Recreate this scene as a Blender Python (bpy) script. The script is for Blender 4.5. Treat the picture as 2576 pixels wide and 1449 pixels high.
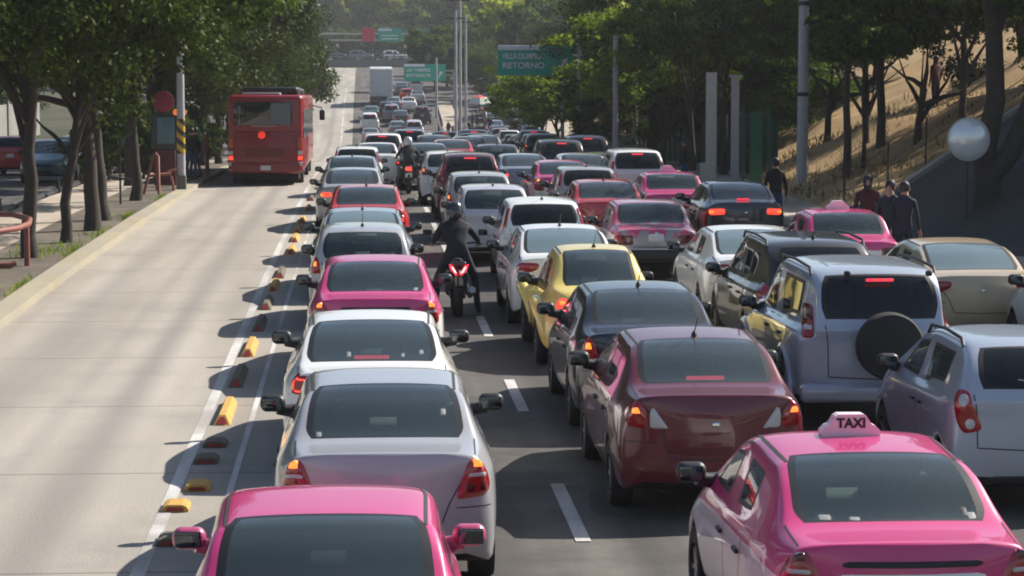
import bpy, bmesh, math, random
import numpy as np
from mathutils import Vector, Matrix
from mathutils.bvhtree import BVHTree
for o in list(bpy.data.objects):
    bpy.data.objects.remove(o)
S = bpy.context.scene
COL = S.collection
R = math.radians
# ------------------------------------------------------------------ camera
CAMH = 3.85
PITCH = math.atan(522.5 / 6000)
YAW = math.atan(381 / 6000 * math.cos(PITCH))
cam = bpy.data.cameras.new('camera')
cam.sensor_width = 36
cam.lens = 36 * 6000 / 2576
cam.clip_end = 3000
cam_o = bpy.data.objects.new('camera', cam)
COL.objects.link(cam_o)
cam_o.location = (0, 0, CAMH)
cam_o.rotation_euler = (math.pi / 2 - PITCH, 0, -YAW)
S.camera = cam_o
# ------------------------------------------------------------------ light
HAZE = .00028
SUN_EL, SUN_AZ = 40, 30          # azimuth from +X towards +Y
w = bpy.data.worlds.new('World')
S.world = w
w.use_nodes = True
nt = w.node_tree
sky = nt.nodes.new('ShaderNodeTexSky')
sky.sky_type = 'NISHITA'
sky.sun_disc = False
sky.sun_elevation = R(SUN_EL)
sky.sun_rotation = R(90 - SUN_AZ)
sky.dust_density = 1.2
sky.air_density = 1.0
nt.links.new(sky.outputs[0], nt.nodes['Background'].inputs[0])
nt.nodes['Background'].inputs[1].default_value = 0.075
sl = bpy.data.lights.new('sun', 'SUN')
sl.energy = 5.0
sl.angle = R(0.5)
sl.color = (1, .93, .83)
so = bpy.data.objects.new('sun', sl)
COL.objects.link(so)
sv = Vector((math.cos(R(SUN_EL)) * math.cos(R(SUN_AZ)), math.cos(R(SUN_EL)) * math.sin(R(SUN_AZ)), math.sin(R(SUN_EL))))
so.rotation_euler = sv.to_track_quat('Z', 'Y').to_euler()
S.view_settings.view_transform = 'Standard'
S.view_settings.look = 'None'
S.view_settings.exposure = 0.7
S.view_settings.gamma = 1
S.view_settings.use_curve_mapping = False
S.cycles.use_denoising = True
S.cycles.max_bounces = 7
S.cycles.transparent_max_bounces = 16
S.cycles.diffuse_bounces = 3
S.cycles.glossy_bounces = 3
S.cycles.transmission_bounces = 4
S.cycles.volume_bounces = 0
S.cycles.caustics_reflective = False
S.cycles.caustics_refractive = False
S.cycles.filter_width = 1.9
# ------------------------------------------------------------------ picture <-> place
_cp, _sp, _cy, _sy = math.cos(PITCH), math.sin(PITCH), math.cos(YAW), math.sin(YAW)
_F = Vector((_sy * _cp, _cy * _cp, -_sp))
_R = Vector((_cy, -_sy, 0))
_U = _R.cross(_F)
def ray(px, py):
    return _F + _R * ((px - 1288) / 6000) + _U * ((724.5 - py) / 6000)
def proj(p):
    v = Vector(p) - Vector((0, 0, CAMH))
    d = v.dot(_F)
    return 1288 + 6000 * v.dot(_R) / d, 724.5 - 6000 * v.dot(_U) / d, 6000 / d
PROF = [(-80, 0), (0, 0), (17, 0), (30, .12), (45, .26), (60, .33), (82, .32), (100, .14), (130, -.6), (160, -1.5), (190, -1.85), (212, -1.6), (235, 0),
        (256, 1.2), (300, 2.9), (350, 4.7), (400, 5.7), (450, 6.4), (600, 8), (1200, 12)]
def gz(y):
    for (a, b), (c, d) in zip(PROF, PROF[1:]):
        if y <= c:
            t = max(0, (y - a) / (c - a))
            return b + (d - b) * t
    return PROF[-1][1]
def on_ground(px, py, dz=0):
    r = ray(px, py)
    lo, hi = 5.0, 900.0
    f = lambda Y: CAMH + r.z * Y / r.y - gz(Y) - dz
    Y = lo
    while Y < hi and f(Y) > 0:
        Y += .5
    return Vector((r.x * Y / r.y, Y, gz(Y) + dz))
def x_at(px, Y, z=1.2):
    r0 = ray(px, 724.5)
    # horizontal position at depth Y: solve with height
    lo, hi = -200.0, 200.0
    for _ in range(60):
        m = (lo + hi) / 2
        if proj((m, Y, z))[0] < px: lo = m
        else: hi = m
    return (lo + hi) / 2
def z_at(py, X, Y):
    lo, hi = -60.0, 120.0
    for _ in range(60):
        m = (lo + hi) / 2
        if proj((X, Y, m))[1] > py: lo = m
        else: hi = m
    return (lo + hi) / 2
# ------------------------------------------------------------------ materials
MATS = {}
def nodes(m):
    m.use_nodes = True
    return m.node_tree, m.node_tree.nodes, m.node_tree.links
def mat(name, col, rough=.6, metal=0, coat=0, emit=None, es=0, spec=.5, noise=0, nscale=8, bump=0, alpha=1):
    if name in MATS: return MATS[name]
    m = bpy.data.materials.new(name)
    t, N, L = nodes(m)
    b = N['Principled BSDF']
    b.inputs['Base Color'].default_value = (*col, 1)
    b.inputs['Roughness'].default_value = rough
    b.inputs['Metallic'].default_value = metal
    b.inputs['Specular IOR Level'].default_value = spec
    if coat:
        b.inputs['Coat Weight'].default_value = coat
        b.inputs['Coat Roughness'].default_value = .04
    if emit:
        b.inputs['Emission Color'].default_value = (*emit, 1)
        b.inputs['Emission Strength'].default_value = es
    if noise or bump:
        tc = N.new('ShaderNodeTexCoord')
        n = N.new('ShaderNodeTexNoise')
        n.inputs['Scale'].default_value = nscale
        n.inputs['Detail'].default_value = 5
        L.new(tc.outputs['Object'], n.inputs['Vector'])
        if noise:
            mx = N.new('ShaderNodeMix'); mx.data_type = 'RGBA'
            mx.inputs[6].default_value = (*[c * (1 - noise) for c in col], 1)
            mx.inputs[7].default_value = (*[min(1, c * (1 + noise)) for c in col], 1)
            L.new(n.outputs['Fac'], mx.inputs[0])
            L.new(mx.outputs[2], b.inputs['Base Color'])
        if bump:
            bp = N.new('ShaderNodeBump'); bp.inputs['Strength'].default_value = bump
            L.new(n.outputs['Fac'], bp.inputs['Height']); L.new(bp.outputs[0], b.inputs['Normal'])
    MATS[name] = m
    return m
def glass_mat(name, tint, refl=1.0, film=.12):
    if name in MATS: return MATS[name]
    m = bpy.data.materials.new(name)
    t, N, L = nodes(m)
    N.remove(N['Principled BSDF'])
    tr = N.new('ShaderNodeBsdfTransparent'); tr.inputs[0].default_value = (*tint, 1)
    gl = N.new('ShaderNodeBsdfGlossy'); gl.inputs['Roughness'].default_value = .03
    gl.inputs[0].default_value = (refl, refl, refl, 1)
    fr = N.new('ShaderNodeFresnel'); fr.inputs[0].default_value = 1.52
    mx = N.new('ShaderNodeMixShader')
    df = N.new('ShaderNodeBsdfDiffuse'); df.inputs[0].default_value = (.26, .37, .41, 1)   # dust film, bluish to stand in for sky sheen as well
    m2 = N.new('ShaderNodeMixShader'); m2.inputs[0].default_value = film
    L.new(tr.outputs[0], m2.inputs[1]); L.new(df.outputs[0], m2.inputs[2])
    L.new(fr.outputs[0], mx.inputs[0]); L.new(m2.outputs[0], mx.inputs[1]); L.new(gl.outputs[0], mx.inputs[2])
    L.new(mx.outputs[0], N['Material Output'].inputs[0])
    MATS[name] = m
    return m
def paint(name, col, metal=0.0, rough=.38, dust=None):
    if name in MATS: return MATS[name]
    m = mat(name, col, rough, metal, coat=1)
    t, N, L = nodes(m)
    b = N['Principled BSDF']
    # road dust: patchy, thicker low on the body
    g = N.new('ShaderNodeTexCoord'); n = N.new('ShaderNodeTexNoise'); n.inputs['Scale'].default_value = 2.3; n.inputs['Detail'].default_value = 6
    L.new(g.outputs['Object'], n.inputs['Vector'])
    sx = N.new('ShaderNodeSeparateXYZ'); L.new(g.outputs['Object'], sx.inputs[0])
    mr = N.new('ShaderNodeMapRange'); mr.inputs[1].default_value = .75; mr.inputs[2].default_value = .2; dust = dust if dust is not None else (.35 if max(col) < .2 else 1)
    mr.inputs[3].default_value = .10 * dust; mr.inputs[4].default_value = .7 * dust
    L.new(sx.outputs[2], mr.inputs[0])
    ml = N.new('ShaderNodeMath'); ml.operation = 'MULTIPLY'; L.new(mr.outputs[0], ml.inputs[0]); L.new(n.outputs['Fac'], ml.inputs[1])
    mx = N.new('ShaderNodeMix'); mx.data_type = 'RGBA'; mx.inputs[6].default_value = (*col, 1); mx.inputs[7].default_value = (.24, .21, .18, 1)
    L.new(ml.outputs[0], mx.inputs[0]); L.new(mx.outputs[2], b.inputs['Base Color'])
    rr = N.new('ShaderNodeMapRange'); rr.inputs[3].default_value = .02; rr.inputs[4].default_value = .3
    L.new(ml.outputs[0], rr.inputs[0]); L.new(rr.outputs[0], b.inputs['Coat Roughness'])
    return m
# ------------------------------------------------------------------ mesh builder
class MB:
    def __init__(s): s.v = []; s.f = []; s.m = []
    def add(s, vs, fs, mi=0):
        o = len(s.v)
        s.v += [tuple(v) for v in vs]
        s.f += [tuple(i + o for i in f) for f in fs]
        s.m += [mi] * len(fs)
    def box(s, c, d, rz=0, mi=0, M=None):
        hx, hy, hz = d[0] / 2, d[1] / 2, d[2] / 2
        vs = [Vector((x, y, z)) for z in (-hz, hz) for x, y in ((-hx, -hy), (hx, -hy), (hx, hy), (-hx, hy))]
        if M is None: M = Matrix.Translation(c) @ Matrix.Rotation(rz, 4, 'Z')
        else: M = Matrix.Translation(c) @ M
        s.add([M @ v for v in vs], [(3, 2, 1, 0), (4, 5, 6, 7), (0, 1, 5, 4), (1, 2, 6, 5), (2, 3, 7, 6), (3, 0, 4, 7)], mi)
    def rbox(s, c, d, r=.03, mi=0, M=None, n=3):
        # rounded box: superellipsoid-like grid
        vs = []; fs = []
        N = 4 * n + 4
        hx, hy, hz = [q / 2 for q in d]
        r = min(r, hx * .95, hy * .95, hz * .95)
        rings = []
        lev = [(-hz, -1)] + [(-hz + r - r * math.cos(a), a) for a in []]
        prof = []
        for k in range(n + 1):
            a = -math.pi / 2 + math.pi / 2 * k / n
            prof.append((math.cos(a) * r, -hz + r + math.sin(a) * r))
        for k in range(n + 1):
            a = math.pi / 2 * k / n
            prof.append((math.cos(a) * r, hz - r + math.sin(a) * r))
        Mt = Matrix.Translation(c) @ (M or Matrix.Identity(4))
        for (e, z) in prof:
            for q in range(4):
                sx, sy = ((1, 1), (-1, 1), (-1, -1), (1, -1))[q]
                for k in range(n + 1):
                    a = q * math.pi / 2 + math.pi / 2 * k / n
                    vs.append(Mt @ Vector((sx * (hx - r) + math.cos(a) * e, sy * (hy - r) + math.sin(a) * e, z)))
        P = len(prof)
        for i in range(P - 1):
            for k in range(N):
                fs.append((i * N + k, i * N + (k + 1) % N, (i + 1) * N + (k + 1) % N, (i + 1) * N + k))
        fs.append(tuple(range(N - 1, -1, -1))); fs.append(tuple((P - 1) * N + k for k in range(N)))
        s.add(vs, fs, mi)
    def tube(s, pts, rad, n=8, mi=0, cap=True):
        pts = [Vector(p) for p in pts]
        rads = rad if isinstance(rad, (list, tuple)) else [rad] * len(pts)
        vs = []; fs = []
        ref = None
        for i, p in enumerate(pts):
            t = (pts[min(i + 1, len(pts) - 1)] - pts[max(i - 1, 0)])
            t = t.normalized() if t.length > 1e-9 else Vector((0, 0, 1))
            if ref is None:
                ref = Vector((1, 0, 0)) if abs(t.x) < .9 else Vector((0, 1, 0))
            a = (ref - t * ref.dot(t)).normalized(); ref = a
            b = t.cross(a)
            for k in range(n):
                q = 2 * math.pi * k / n
                vs.append(p + (a * math.cos(q) + b * math.sin(q)) * rads[i])
        for i in range(len(pts) - 1):
            for k in range(n):
                fs.append((i * n + k, i * n + (k + 1) % n, (i + 1) * n + (k + 1) % n, (i + 1) * n + k))
        if cap:
            fs.append(tuple(range(n - 1, -1, -1))); fs.append(tuple((len(pts) - 1) * n + k for k in range(n)))
        s.add(vs, fs, mi)
    def lathe(s, prof, n=20, M=None, mi=0):
        # prof: (r, h) about local Z
        M = M or Matrix.Identity(4)
        vs = []; fs = []
        for r, h in prof:
            for k in range(n):
                q = 2 * math.pi * k / n
                vs.append(M @ Vector((r * math.cos(q), r * math.sin(q), h)))
        for i in range(len(prof) - 1):
            for k in range(n):
                fs.append((i * n + k, i * n + (k + 1) % n, (i + 1) * n + (k + 1) % n, (i + 1) * n + k))
        if prof[0][0] > 1e-4: fs.append(tuple(range(n - 1, -1, -1)))
        if prof[-1][0] > 1e-4: fs.append(tuple((len(prof) - 1) * n + k for k in range(n)))
        s.add(vs, fs, mi)
    def prism(s, poly, h, M=None, mi=0):
        # poly (x,y) extruded along local z 0..h
        M = M or Matrix.Identity(4)
        n = len(poly)
        vs = [M @ Vector((x, y, 0)) for x, y in poly] + [M @ Vector((x, y, h)) for x, y in poly]
        s.add(vs, [tuple(range(n - 1, -1, -1)), tuple(range(n, 2 * n))] + [(i, (i + 1) % n, n + (i + 1) % n, n + i) for i in range(n)], mi)
    def mesh(s, name, mats, smooth=False):
        me = bpy.data.meshes.new(name)
        me.from_pydata(s.v, [], s.f)
        for m in (mats if isinstance(mats, (list, tuple)) else [mats]): me.materials.append(m)
        me.polygons.foreach_set('material_index', s.m)
        if smooth:
            me.polygons.foreach_set('use_smooth', [True] * len(s.f))
            try: me.set_sharp_from_angle(angle=R(42))
            except Exception: pass
        me.update()
        return me
    def build(s, name, mats, parent=None, smooth=False, loc=None):
        return link(name, s.mesh(name, mats, smooth), parent, loc)
def link(name, me, parent=None, loc=None):
    o = bpy.data.objects.new(name, me)
    COL.objects.link(o)
    if parent: o.parent = parent
    if loc is not None: o.location = loc
    return o
def empty(name, loc=(0, 0, 0), rz=0):
    o = bpy.data.objects.new(name, None)
    o.empty_display_size = .2
    COL.objects.link(o); o.location = loc; o.rotation_euler = (0, 0, rz)
    return o
def tag(o, label, cat, group=None):
    o['label'] = label; o['category'] = cat
    if group: o['group'] = group
    return o
def struct(o, kind='structure'):
    o['kind'] = kind
    return o
def kids(o): return [c for c in KID.get(o.name, [])]
KID = {}
def index_children():
    KID.clear()
    for o in bpy.data.objects:
        if o.parent: KID.setdefault(o.parent.name, []).append(o)
def copy_tree(o, parent=None):
    c = o.copy(); COL.objects.link(c); c.parent = parent
    for ch in list(o.children): copy_tree(ch, c)
    return c
def np_mesh(name, V, F, mats, mi=None, smooth=True):
    me = bpy.data.meshes.new(name)
    me.vertices.add(len(V)); me.vertices.foreach_set('co', np.asarray(V, dtype=np.float32).ravel())
    n = F.shape[1]
    me.loops.add(F.size); me.loops.foreach_set('vertex_index', F.astype(np.int32).ravel())
    me.polygons.add(len(F)); me.polygons.foreach_set('loop_start', np.arange(0, F.size, n, dtype=np.int32))
    if mi is not None: me.polygons.foreach_set('material_index', mi.astype(np.int32))
    if smooth: me.polygons.foreach_set('use_smooth', np.ones(len(F), dtype=bool))
    for m in (mats if isinstance(mats, (list, tuple)) else [mats]): me.materials.append(m)
    me.update(calc_edges=True); me.validate()
    return me
# ================================================================== THE SETTING
def ground_mat(name, c1, c2, c3, rough=.9, stretch=(1, .06, 1), scale=.9, fine=60, joints=None, stain=(.5, .75), tracks=None):
    m = bpy.data.materials.new(name)
    t, N, L = nodes(m)
    b = N['Principled BSDF']; b.inputs['Roughness'].default_value = rough
    b.inputs['Specular IOR Level'].default_value = .25
    tc = N.new('ShaderNodeTexCoord'); mp = N.new('ShaderNodeMapping'); mp.inputs['Scale'].default_value = stretch
    L.new(tc.outputs['Object'], mp.inputs[0])
    n1 = N.new('ShaderNodeTexNoise'); n1.inputs['Scale'].default_value = scale; n1.inputs['Detail'].default_value = 5
    L.new(mp.outputs[0], n1.inputs[0])
    r1 = N.new('ShaderNodeValToRGB'); r1.color_ramp.elements[0].position = .35; r1.color_ramp.elements[1].position = .68
    r1.color_ramp.elements[0].color = (*c1, 1); r1.color_ramp.elements[1].color = (*c2, 1)
    L.new(n1.outputs[0], r1.inputs[0])
    n2 = N.new('ShaderNodeTexNoise'); n2.inputs['Scale'].default_value = .35; n2.inputs['Detail'].default_value = 9; n2.inputs['Roughness'].default_value = .65
    L.new(tc.outputs['Object'], n2.inputs[0])
    r2 = N.new('ShaderNodeMapRange'); r2.inputs[1].default_value = stain[0]; r2.inputs[2].default_value = stain[1]; r2.inputs[4].default_value = .75
    L.new(n2.outputs[0], r2.inputs[0])
    mx = N.new('ShaderNodeMix'); mx.data_type = 'RGBA'; mx.inputs[7].default_value = (*c3, 1)
    L.new(r2.outputs[0], mx.inputs[0]); L.new(r1.outputs[0], mx.inputs[6])
    n3 = N.new('ShaderNodeTexNoise'); n3.inputs['Scale'].default_value = fine; n3.inputs['Detail'].default_value = 2
    L.new(tc.outputs['Object'], n3.inputs[0])
    r3 = N.new('ShaderNodeMapRange'); r3.inputs[1].default_value = .3; r3.inputs[2].default_value = .7; r3.inputs[3].default_value = .86; r3.inputs[4].default_value = 1.1
    L.new(n3.outputs[0], r3.inputs[0])
    m2 = N.new('ShaderNodeMix'); m2.data_type = 'RGBA'; m2.blend_type = 'MULTIPLY'; m2.inputs[0].default_value = 1
    L.new(mx.outputs[2], m2.inputs[6]); L.new(r3.outputs[0], m2.inputs[7])
    out = m2.outputs[2]
    if joints:
        sp = N.new('ShaderNodeSeparateXYZ'); L.new(tc.outputs['Object'], sp.inputs[0])
        md = N.new('ShaderNodeMath'); md.operation = 'MODULO'; md.inputs[1].default_value = joints
        ad = N.new('ShaderNodeMath'); ad.operation = 'ADD'; ad.inputs[1].default_value = 400
        L.new(sp.outputs[1], ad.inputs[0]); L.new(ad.outputs[0], md.inputs[0])
        ls = N.new('ShaderNodeMath'); ls.operation = 'LESS_THAN'; ls.inputs[1].default_value = .05
        L.new(md.outputs[0], ls.inputs[0])
        m3 = N.new('ShaderNodeMix'); m3.data_type = 'RGBA'; m3.blend_type = 'MULTIPLY'; m3.inputs[7].default_value = (.62, .6, .58, 1)
        L.new(ls.outputs[0], m3.inputs[0]); L.new(out, m3.inputs[6]); out = m3.outputs[2]
    if tracks:    # rubber worn into the wheel paths
        sp2 = N.new('ShaderNodeSeparateXYZ'); L.new(tc.outputs['Object'], sp2.inputs[0])
        acc = None
        for (xc, hw_, dk) in tracks:
            sb = N.new('ShaderNodeMath'); sb.operation = 'SUBTRACT'; sb.inputs[1].default_value = xc; L.new(sp2.outputs[0], sb.inputs[0])
            ab = N.new('ShaderNodeMath'); ab.operation = 'ABSOLUTE'; L.new(sb.outputs[0], ab.inputs[0])
            mr = N.new('ShaderNodeMapRange'); mr.interpolation_type = 'SMOOTHSTEP'; mr.inputs[1].default_value = hw_; mr.inputs[2].default_value = 0; mr.inputs[4].default_value = dk; L.new(ab.outputs[0], mr.inputs[0])
            if acc is None: acc = mr.outputs[0]
            else:
                mxm = N.new('ShaderNodeMath'); mxm.operation = 'MAXIMUM'; L.new(acc, mxm.inputs[0]); L.new(mr.outputs[0], mxm.inputs[1]); acc = mxm.outputs[0]
        pr = N.new('ShaderNodeMath'); pr.operation = 'MULTIPLY'; L.new(acc, pr.inputs[0]); L.new(n1.outputs[0], pr.inputs[1])
        m4 = N.new('ShaderNodeMix'); m4.data_type = 'RGBA'; m4.inputs[7].default_value = (.16, .15, .15, 1); L.new(pr.outputs[0], m4.inputs[0]); L.new(out, m4.inputs[6]); out = m4.outputs[2]
    L.new(out, b.inputs['Base Color'])
    bp = N.new('ShaderNodeBump'); bp.inputs['Strength'].default_value = .25; bp.inputs['Distance'].default_value = .02
    L.new(n3.outputs[0], bp.inputs['Height']); L.new(bp.outputs[0], b.inputs['Normal'])
    return m
M_conc = ground_mat('lane_concrete', (.285, .262, .23), (.405, .375, .33), (.25, .232, .21), joints=4.5, tracks=[(-2.75, .36, .85), (-4.35, .45, .6), (-3.4, .2, .35)])
M_asph = ground_mat('asphalt', (.075, .071, .068), (.15, .141, .13), (.05, .048, .047), scale=1.2, stain=(.47, .62))
M_path = ground_mat('path_concrete', (.35, .30, .24), (.46, .40, .33), (.25, .22, .18), stretch=(1, .5, 1))
M_strip = ground_mat('planting_soil', (.10, .085, .07), (.17, .145, .12), (.07, .075, .035), stretch=(1, .4, 1), scale=1.5, stain=(.55, .7))
M_dirt = ground_mat('hillside_dirt', (.30, .19, .085), (.48, .325, .155), (.16, .12, .05), stretch=(1, 1, 1), scale=.5, fine=14)
M_soil = ground_mat('open_ground', (.05, .055, .03), (.09, .085, .05), (.04, .05, .025), stretch=(1, 1, 1), scale=.2, fine=6)
M_ramp = ground_mat('shaded_asphalt', (.05, .05, .052), (.075, .073, .072), (.045, .045, .047), stretch=(1, .6, 1))  # darker than the road asphalt, the shade put into its colour
M_kerb = ground_mat('kerb_yellow', (.33, .295, .215), (.41, .365, .26), (.33, .305, .265), stretch=(1, .3, 1), scale=1.4, stain=(.42, .6))
M_kerbg = ground_mat('kerb_grey', (.26, .25, .23), (.36, .34, .31), (.2, .19, .18))
M_white = ground_mat('road_paint', (.46, .45, .43), (.6, .59, .57), (.30, .28, .26), stretch=(3, .5, 1), scale=2, stain=(.46, .6))

def xr(Y):      # right hand road edge
    if Y < 60: return 10.4
    if Y < 180: return 10.4 + (Y - 60) / 120 * 5.2
    return 15.6 + (Y - 180) * .03
YS = sorted(set([p[0] for p in PROF if -40 <= p[0] <= 600] + list(range(-40, 130, 5)) + list(range(130, 601, 10))))
def sheet(name, xa, xb, dz, m, y0=-40, y1=600, kind='structure', nx=2):
    ys = [y for y in YS if y0 < y < y1]; ys = [y0] + ys + [y1]
    fa = xa if callable(xa) else (lambda y: xa); fb = xb if callable(xb) else (lambda y: xb)
    b = MB()
    vs = [(fa(y) + (fb(y) - fa(y)) * k / (nx - 1), y, gz(y) + dz) for y in ys for k in range(nx)]
    b.add(vs, [(i * nx + k, i * nx + k + 1, (i + 1) * nx + k + 1, (i + 1) * nx + k) for i in range(len(ys) - 1) for k in range(nx - 1)])
    return struct(b.build(name, m), kind)
def step(name, xa, xb, h, m, y0=-40, y1=600):
    ys = [y for y in YS if y0 < y < y1]; ys = [y0] + ys + [y1]
    fa = xa if callable(xa) else (lambda y: xa); fb = xb if callable(xb) else (lambda y: xb)
    b = MB()
    vs = []
    for y in ys:
        z = gz(y)
        vs += [(fa(y), y, z - .1), (fa(y), y, z + h), (fb(y), y, z + h), (fb(y), y, z - .1)]
    fs = []
    for i in range(len(ys) - 1):
        for k in range(3): fs.append((i * 4 + k, i * 4 + k + 1, i * 4 + k + 5, i * 4 + k + 4))
    n = len(ys) - 1
    fs += [(3, 2, 1, 0), (n * 4, n * 4 + 1, n * 4 + 2, n * 4 + 3)]
    b.add(vs, fs)
    return struct(b.build(name, m))
# one ground sheet reaching far out, rising to the wooded hill behind
def far_rise(x, y):
    return max(0, y - 440) * .075 + max(0, y - 520) * .05
b = MB()
gx = [-250, -150, -80, -50, -30, -20, 20, 30, 50, 80, 150, 250]
gy = sorted(set([-80, -40] + [p[0] for p in PROF if p[0] < 780] + list(range(460, 781, 40)) + list(range(0, 440, 20))))
b.add([(x, y, gz(y) - .06 + far_rise(x, y)) for y in gy for x in gx],
      [(i * len(gx) + k, i * len(gx) + k + 1, (i + 1) * len(gx) + k + 1, (i + 1) * len(gx) + k) for i in range(len(gy) - 1) for k in range(len(gx) - 1)])
struct(b.build('ground', M_soil, smooth=True))
sheet('road', -5.2, xr, 0.0, M_asph, y1=430)
sheet('bus_lane', -5.35, -.75, 0.004, M_conc, y1=432)
sheet('opposite_road', -21, -9.35, 0.0, M_asph, y1=430)
step('kerb', -5.75, -5.35, .14, M_kerb, y1=415)
step('planting_strip', -7.35, -5.752, .13, M_strip, y1=415)
step('footpath', -9.15, -7.352, .12, M_path, y1=415)
step('pavement', lambda y: xr(y) + .2, lambda y: xr(y) + 3.0, .15, M_path, y1=420)
step('right_kerb', lambda y: xr(y), lambda y: xr(y) + .2, .16, M_kerbg, y1=420)
# lines
sheet('lane_line', -1.81, -1.69, .008, M_white, y1=300)
sheet('edge_line', -1.26, -1.20, .008, M_white, y1=120)
lane2 = lambda y: 1.82 - max(0, y - 40) * .003
k = 0
def dash(x, y, l=2.7, wd=.13):
    b = MB(); b.add([(x - wd / 2, y, gz(y) + .009), (x + wd / 2, y, gz(y) + .009), (x + wd / 2, y + l, gz(y + l) + .009), (x - wd / 2, y + l, gz(y + l) + .009)], [(0, 1, 2, 3)])
    return struct(b.build('lane_dash', M_white))
y0 = on_ground(1480, 1385).y
for k in range(-2, 22):
    dash(1.83 if k < 4 else 1.78, y0 + k * 7.35)
    if k > 1:
        dash(4.35 if k > 3 else 4.45, y0 + k * 7.35 + 2); dash(7.0, y0 + k * 7.35 + 4)
# median between the main and the side lanes, far ahead
step('median', lambda y: 6.9 + (y - 150) * .012, lambda y: 8.4 + (y - 150) * .012, .18, M_path, y0=152, y1=262)
# oil and repair patches on the asphalt
M_patch = ground_mat('tar_patch', (.06, .058, .056), (.085, .082, .078), (.055, .055, .055))
rng = random.Random(5)
for (x, y, sx, sy) in ((2.45, 21.4, .75, 2.2), (2.3, 27.5, .4, 1.1)):
    n = 60; ph = rng.uniform(0, 6); b = MB()
    vs = []
    for q in range(n):
        a = 2 * math.pi * q / n; rr = 1 + .14 * math.sin(3 * a + ph) + .09 * math.sin(7 * a + 2 * ph) + .03 * rng.uniform(-1, 1)
        vs.append((x + math.cos(a) * sx * rr * .5, y + math.sin(a) * sy * rr * .5, gz(y) + .0045 + (gz(y + .5) - gz(y)) * 2 * math.sin(a) * sy * rr * .5))
    b.add(vs, [tuple(range(n))]); struct(b.build('tar_patch', M_patch))
# hillside on the right and the dark side street climbing in front of it
def hedge_x(y): return xr(y) + (1.6 if y < 82 else 1.6 + (y - 82) * .65 if y < 84 else 2.9)
def hill_z(x, y):
    e = hedge_x(y)
    t = max(0, x - e)
    fade = min(1, max(0, (y - 58) / 7.0))
    return gz(y) + .16 + fade * (min(t, 26) * .42 + .18 * math.sin(x * .9 + y * .23) * min(1, t / 3) + .12 * math.sin(x * 2.1 - y * .6) * min(1, t / 3))
hx = [0, .6, 1.2, 2, 3, 4, 5, 6, 8, 10, 12, 15, 18, 22, 26, 34, 50, 90]
hy = list(range(58, 80, 2)) + list(range(80, 140, 4)) + list(range(140, 301, 10))
b = MB()
b.add([(hedge_x(y) + x, y, hill_z(hedge_x(y) + x, y) - (.02 if y > 83 else -.012 if x > 0 else .1)) for y in hy for x in hx],
      [(i * len(hx) + k, i * len(hx) + k + 1, (i + 1) * len(hx) + k + 1, (i + 1) * len(hx) + k) for i in range(len(hy) - 1) for k in range(len(hx) - 1)])
struct(b.build('hillside', M_dirt, smooth=True))
def ramp_z(x): return .17 + max(0, x - 12.7) * .66
b = MB()
rx = [11.3, 12, 13, 14, 15, 17, 20, 25]
ry = [44, 47, 50, 53, 57, 59.5]
b.add([(x + (1.6 if False else 0), y, gz(y) + ramp_z(x) * min(1, (y - 42) / 9)) for y in ry for x in rx],
      [(i * len(rx) + k, i * len(rx) + k + 1, (i + 1) * len(rx) + k + 1, (i + 1) * len(rx) + k) for i in range(len(ry) - 1) for k in range(len(rx) - 1)])
struct(b.build('side_street', M_ramp, smooth=True))
b = MB()
vs = []
for x in rx:
    z = gz(59) + ramp_z(x) + .02
    vs += [(x, 59.4, z - .5), (x, 59.4, z + .12), (x, 59.8, z + .12), (x, 59.8, z - .5)]
fs = [(i * 4 + k, i * 4 + k + 1, i * 4 + k + 5, i * 4 + k + 4) for i in range(len(rx) - 1) for k in range(3)]
b.add(vs, fs + [(3, 2, 1, 0)])
struct(b.build('side_street_kerb', M_kerbg))
# ================================================================== TREES
def leaf_mat(name, dark, light, trans=.35, ns=.9):
    m = bpy.data.materials.new(name)
    t, N, L = nodes(m)
    N.remove(N['Principled BSDF'])
    df = N.new('ShaderNodeBsdfDiffuse'); tl = N.new('ShaderNodeBsdfTranslucent'); gl = N.new('ShaderNodeBsdfGlossy'); gl.inputs['Roughness'].default_value = .45
    gl.inputs[0].default_value = (.5, .55, .5, 1)
    tc = N.new('ShaderNodeTexCoord'); n = N.new('ShaderNodeTexNoise'); n.inputs['Scale'].default_value = ns; n.inputs['Detail'].default_value = 8; n.inputs['Roughness'].default_value = .75
    L.new(tc.outputs['Object'], n.inputs[0])
    r = N.new('ShaderNodeValToRGB'); r.color_ramp.elements[0].position = .36; r.color_ramp.elements[1].position = .66
    r.color_ramp.elements[0].color = (*dark, 1); r.color_ramp.elements[1].color = (*light, 1)
    L.new(n.outputs[0], r.inputs[0])
    L.new(r.outputs[0], df.inputs[0]); L.new(r.outputs[0], tl.inputs[0])
    m1 = N.new('ShaderNodeMixShader'); m1.inputs[0].default_value = trans
    L.new(df.outputs[0], m1.inputs[1]); L.new(tl.outputs[0], m1.inputs[2])
    m2 = N.new('ShaderNodeMixShader'); m2.inputs[0].default_value = .018
    L.new(m1.outputs[0], m2.inputs[1]); L.new(gl.outputs[0], m2.inputs[2])
    L.new(m2.outputs[0], N['Material Output'].inputs[0])
    return m
M_leaf = leaf_mat('ficus_leaves', (.010, .018, .005), (.085, .115, .016), .28)
M_leafb = leaf_mat('bright_leaves', (.06, .11, .012), (.30, .40, .03), .62)  # lit copy of the leaf greens, backlit sun glow put into the colour
M_leafd = leaf_mat('dark_leaves', (.012, .026, .006), (.11, .18, .018), .5)
M_leaffar = leaf_mat('far_leaves', (.04, .085, .012), (.58, .64, .05), .65, .2)  # lit and dark crown patches put into the colour, here and below
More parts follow.
